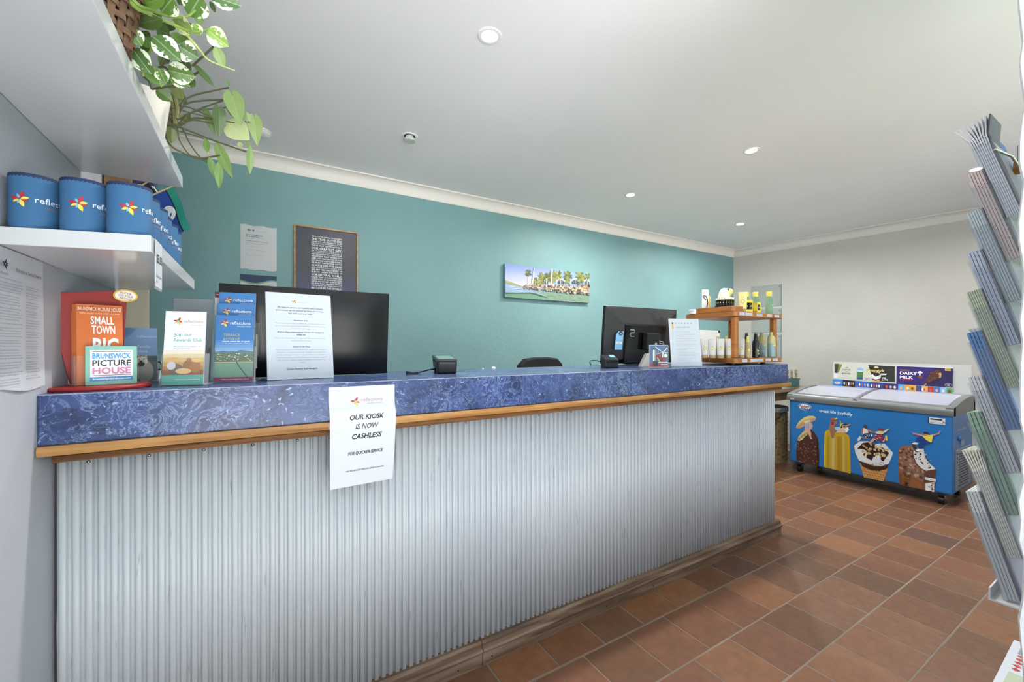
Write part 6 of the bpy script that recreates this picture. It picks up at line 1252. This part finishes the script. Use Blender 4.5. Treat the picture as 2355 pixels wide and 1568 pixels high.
for bx_, by_, tx_, ty_, w_, m_, d in [
    (650, -30, 200, 90, 150, GREENL, .74), (770, -40, 590, 190, 250, VARI, .76), (1190, -70, 1000, 255, 280, VARI, .80), (1330, -60, 1800, 85, 210, VARI, .83),
    (1075, 495, 670, 175, 210, VARI2, .80), (610, 280, 190, 385, 170, DARKL, .76), (120, 425, 310, 700, 180, VARI, .74), (470, 545, 890, 920, 270, VARI, .79),
    (860, 690, 1145, 870, 250, VARI, .83), (1280, 440, 1605, 700, 220, VARI2, .85), (150, 715, 440, 1115, 240, VARI, .78), (685, 1050, 1115, 1160, 240, VARI, .86),
    (480, 1000, 600, 1310, 250, GREENL, .82), (560, 1030, 655, 1250, 150, VARI, .81), (735, 500, 910, 655, 120, GREENL, .84), (1075, 345, 1175, 545, 140, VARI2, .81),
    (1410, 690, 1540, 1035, 120, PALEL, .86), (1080, 960, 1400, 1310, 75, DARKL, .90), (520, 420, 730, 545, 190, DARKL, .82), (60, 690, 190, 985, 110, DARKL, .80),
    (720, 1170, 1035, 1300, 130, VARI, .88), (940, 1170, 1110, 1305, 150, DARKL, .90), (510, 1340, 775, 1525, 140, DARKL, .92), (800, 1290, 890, 1500, 120, OLIVE, .95),
    (330, 560, 500, 720, 150, GREENL, .80), (230, -60, 210, 240, 90, GREENL, .76), (330, 640, 420, 820, 120, DARKL, .82), (960, -70, 850, 90, 110, GREENL, .84), (1320, 20, 1420, 200, 60, DARKL, .84), (900, 1000, 1060, 1060, 170, DARKL, .89), (640, 330, 720, 480, 180, DARKL, .86), (430, 200, 560, 360, 170, DARKL, .84), (250, 480, 420, 640, 170, DARKL, .83), (700, 640, 820, 820, 180, DARKL, .88), (880, 520, 1010, 640, 120, GREENL, .86), (560, 800, 720, 960, 170, DARKL, .87), (820, 880, 960, 1010, 180, DARKL, .90), (300, 930, 400, 1110, 150, DARKL, .85), (950, 380, 1060, 470, 130, DARKL, .85), (180, 100, 330, 260, 170, GREENL, .80), (1080, 240, 1240, 330, 120, GREENL, .84), (620, 1130, 740, 1260, 150, DARKL, .90), (90, 560, 200, 700, 110, DARKL, .80)]:
    leaf(po, Z4(bx_, by_, d), Z4(tx_, ty_, d + .02), w_ * .15306 * d / FPX * 1.3, m_, roll=random.uniform(-.35, .35), curl=random.uniform(.02, .14))
bt = Vector((-.255, .985, SHT + .18))
stem(po, [bt, Z4(100, 0, .72), Z4(380, 190, .75), Z4(640, 310, .78), Z4(840, 400, .80), Z4(1080, 480, .81), Z4(1280, 450, .84)], .0042, STEMG, .002)
stem(po, [bt, Z4(150, -20, .72), Z4(450, 150, .76), Z4(700, 240, .79), Z4(980, 250, .81), Z4(1200, 60, .82)], .0036, STEMG, .002)
stem(po, [Z4(840, 400, .80), Z4(1010, 560, .82), Z4(1180, 760, .84), Z4(1320, 910, .86), Z4(1700, 1060, .88)], .0030, mat('light_shoot', '#b3c474', .5), .0012)
for a, b_, d in (((500, 540), (400, 820), .80), ((720, 520), (580, 980), .83), ((690, 800), (590, 1000), .84), ((1390, 690), (1060, 990), .88), ((1160, 1080), (1080, 1130), .9), ((120, 430), (60, 700), .77), ((150, 720), (330, 1150), .80), ((330, 1150), (450, 1340), .86), ((450, 1340), (900, 1300), .92), ((690, 1050), (560, 1010), .85)): stem(po, [Z4(*a, d), Z4((a[0] + b_[0]) / 2 + 25, (a[1] + b_[1]) / 2 - 20, d), Z4(*b_, d + .01)], .0022, STEMD if d > .82 else STEMG)
# white pot with arrowhead plant
pc = at(352, 262, 1.04); pc = Vector((-.262, 1.385, SHT))
pt = thing('plant_pot', 'white ceramic plant pot at the far end of the upper shelf', 'pot', pc)
MB().lathe([(.048, 0), (.052, .004), (.064, .10), (.066, .112), (.062, .112), (.058, .09), (.0, .088)], n=36).build('pot_body', mat('glazed_white_pot', '#ece7df', .25), pt, world=False, smooth=True); MB().lathe([(0, .090), (.058, .090), (.057, .096), (0, .098)], n=24).build('potting_mix', mat('potting_mix', '#3d3226', .9), pt, world=False)
sy = thing('arrowhead_plant', 'arrowhead vine with pale green leaves trailing past the shelf end', 'plant', pc + Vector((0, 0, .09)))
LV = [(1300, 270, 1410, 650, 240, PALEL, 1.16, 1), (1205, 600, 1530, 850, 310, UNDERL, 1.2, 0), (1600, 590, 1640, 940, 180, PALEL, 1.22, 1), (905, 400, 1045, 775, 100, DARKL, 1.16, 0), (1110, 470, 1110, 830, 160, DARKL, 1.17, 1),
      (945, 1030, 920, 800, 80, GREENL, 1.15, 0), (1060, 870, 1295, 1385, 140, PALEL, 1.18, 0), (1540, 930, 1535, 1340, 90, PALEL, 1.24, 0), (970, 1090, 1065, 1400, 90, GREENL, 1.16, 0), (1105, 1150, 1110, 1540, 100, GREENL, 1.17, 0),
      (450, 640, 450, 910, 140, OLIVE, 1.12, 0), (1190, 265, 1285, 540, 70, DARKL, 1.15, 0), (1245, 110, 1215, -10, 40, GREENL, 1.15, 0), (430, 380, 440, 640, 130, OLIVE, 1.11, 0), (560, 330, 480, 200, 110, OLIVE, 1.12, 0), (620, 620, 610, 480, 90, OLIVE, 1.13, 0),
      (600, 200, 640, 400, 70, OLIVE, 1.13, 0), (250, 150, 470, 320, 120, DARKL, 1.10, 0), (1390, 880, 1410, 970, 70, UNDERL, 1.21, 0), (1500, 860, 1540, 990, 60, PALEL, 1.23, 0), (690, 480, 700, 610, 40, OLIVE, 1.14, 0), (420, 160, 480, 40, 90, DARKL, 1.11, 0), (1480, 460, 1530, 640, 90, PALEL, 1.2, 0)]
for bx_, by_, tx_, ty_, w_, m_, d, ar in LV: leaf(sy, Z5(bx_, by_, d), Z5(tx_, ty_, d + .015), w_ * .1658 * d / FPX * 1.05, m_, arrow=bool(ar), roll=random.uniform(-.25, .25), curl=random.uniform(.02, .1))
root = pc + Vector((.0, .0, .10))
for pts, r_ in (([(430, 500), (600, 330), (750, 240), (1000, 180), (1245, 128)], .0022), ([(450, 560), (600, 400), (720, 330), (950, 305), (1195, 298)], .0024), ([(480, 620), (650, 520), (850, 420), (1195, 300)], .002), ([(450, 580), (700, 480), (950, 430), (1235, 405)], .0016), ([(460, 650), (700, 570), (850, 555), (1200, 595)], .0026), ([(470, 660), (720, 580), (960, 615), (1195, 660)], .0018), ([(460, 640), (600, 690), (800, 770), (1060, 870), (1490, 1020)], .0022), ([(470, 680), (620, 750), (800, 800), (900, 840)], .0016), ([(480, 620), (560, 860), (700, 1060), (870, 1130), (990, 1105)], .0016), ([(400, 600), (350, 700), (420, 910), (600, 1030), (850, 1105), (1120, 1065)], .0024), ([(540, 640), (700, 900), (860, 1110), (1010, 1200)], .0017), ([(1200, 595), (1400, 600), (1540, 605)], .0015), ([(640, 390), (900, 490), (1080, 550)], .0018)):
    stem(sy, [root] + [Z5(x, y, 1.11 + .10 * min(1, max(0, (x - 400) / 1000))) for x, y in pts], r_, STEMD)
for x, y, x2, y2 in ((430, 300, 500, 640), (500, 280, 520, 560), (470, 200, 480, 420)): stem(sy, [Z5(x, y, 1.10), Z5((x + x2) / 2 + 20, (y + y2) / 2, 1.11), Z5(x2, y2, 1.11)], .0048, mat('thick_olive_stem', '#6d6c42', .55))
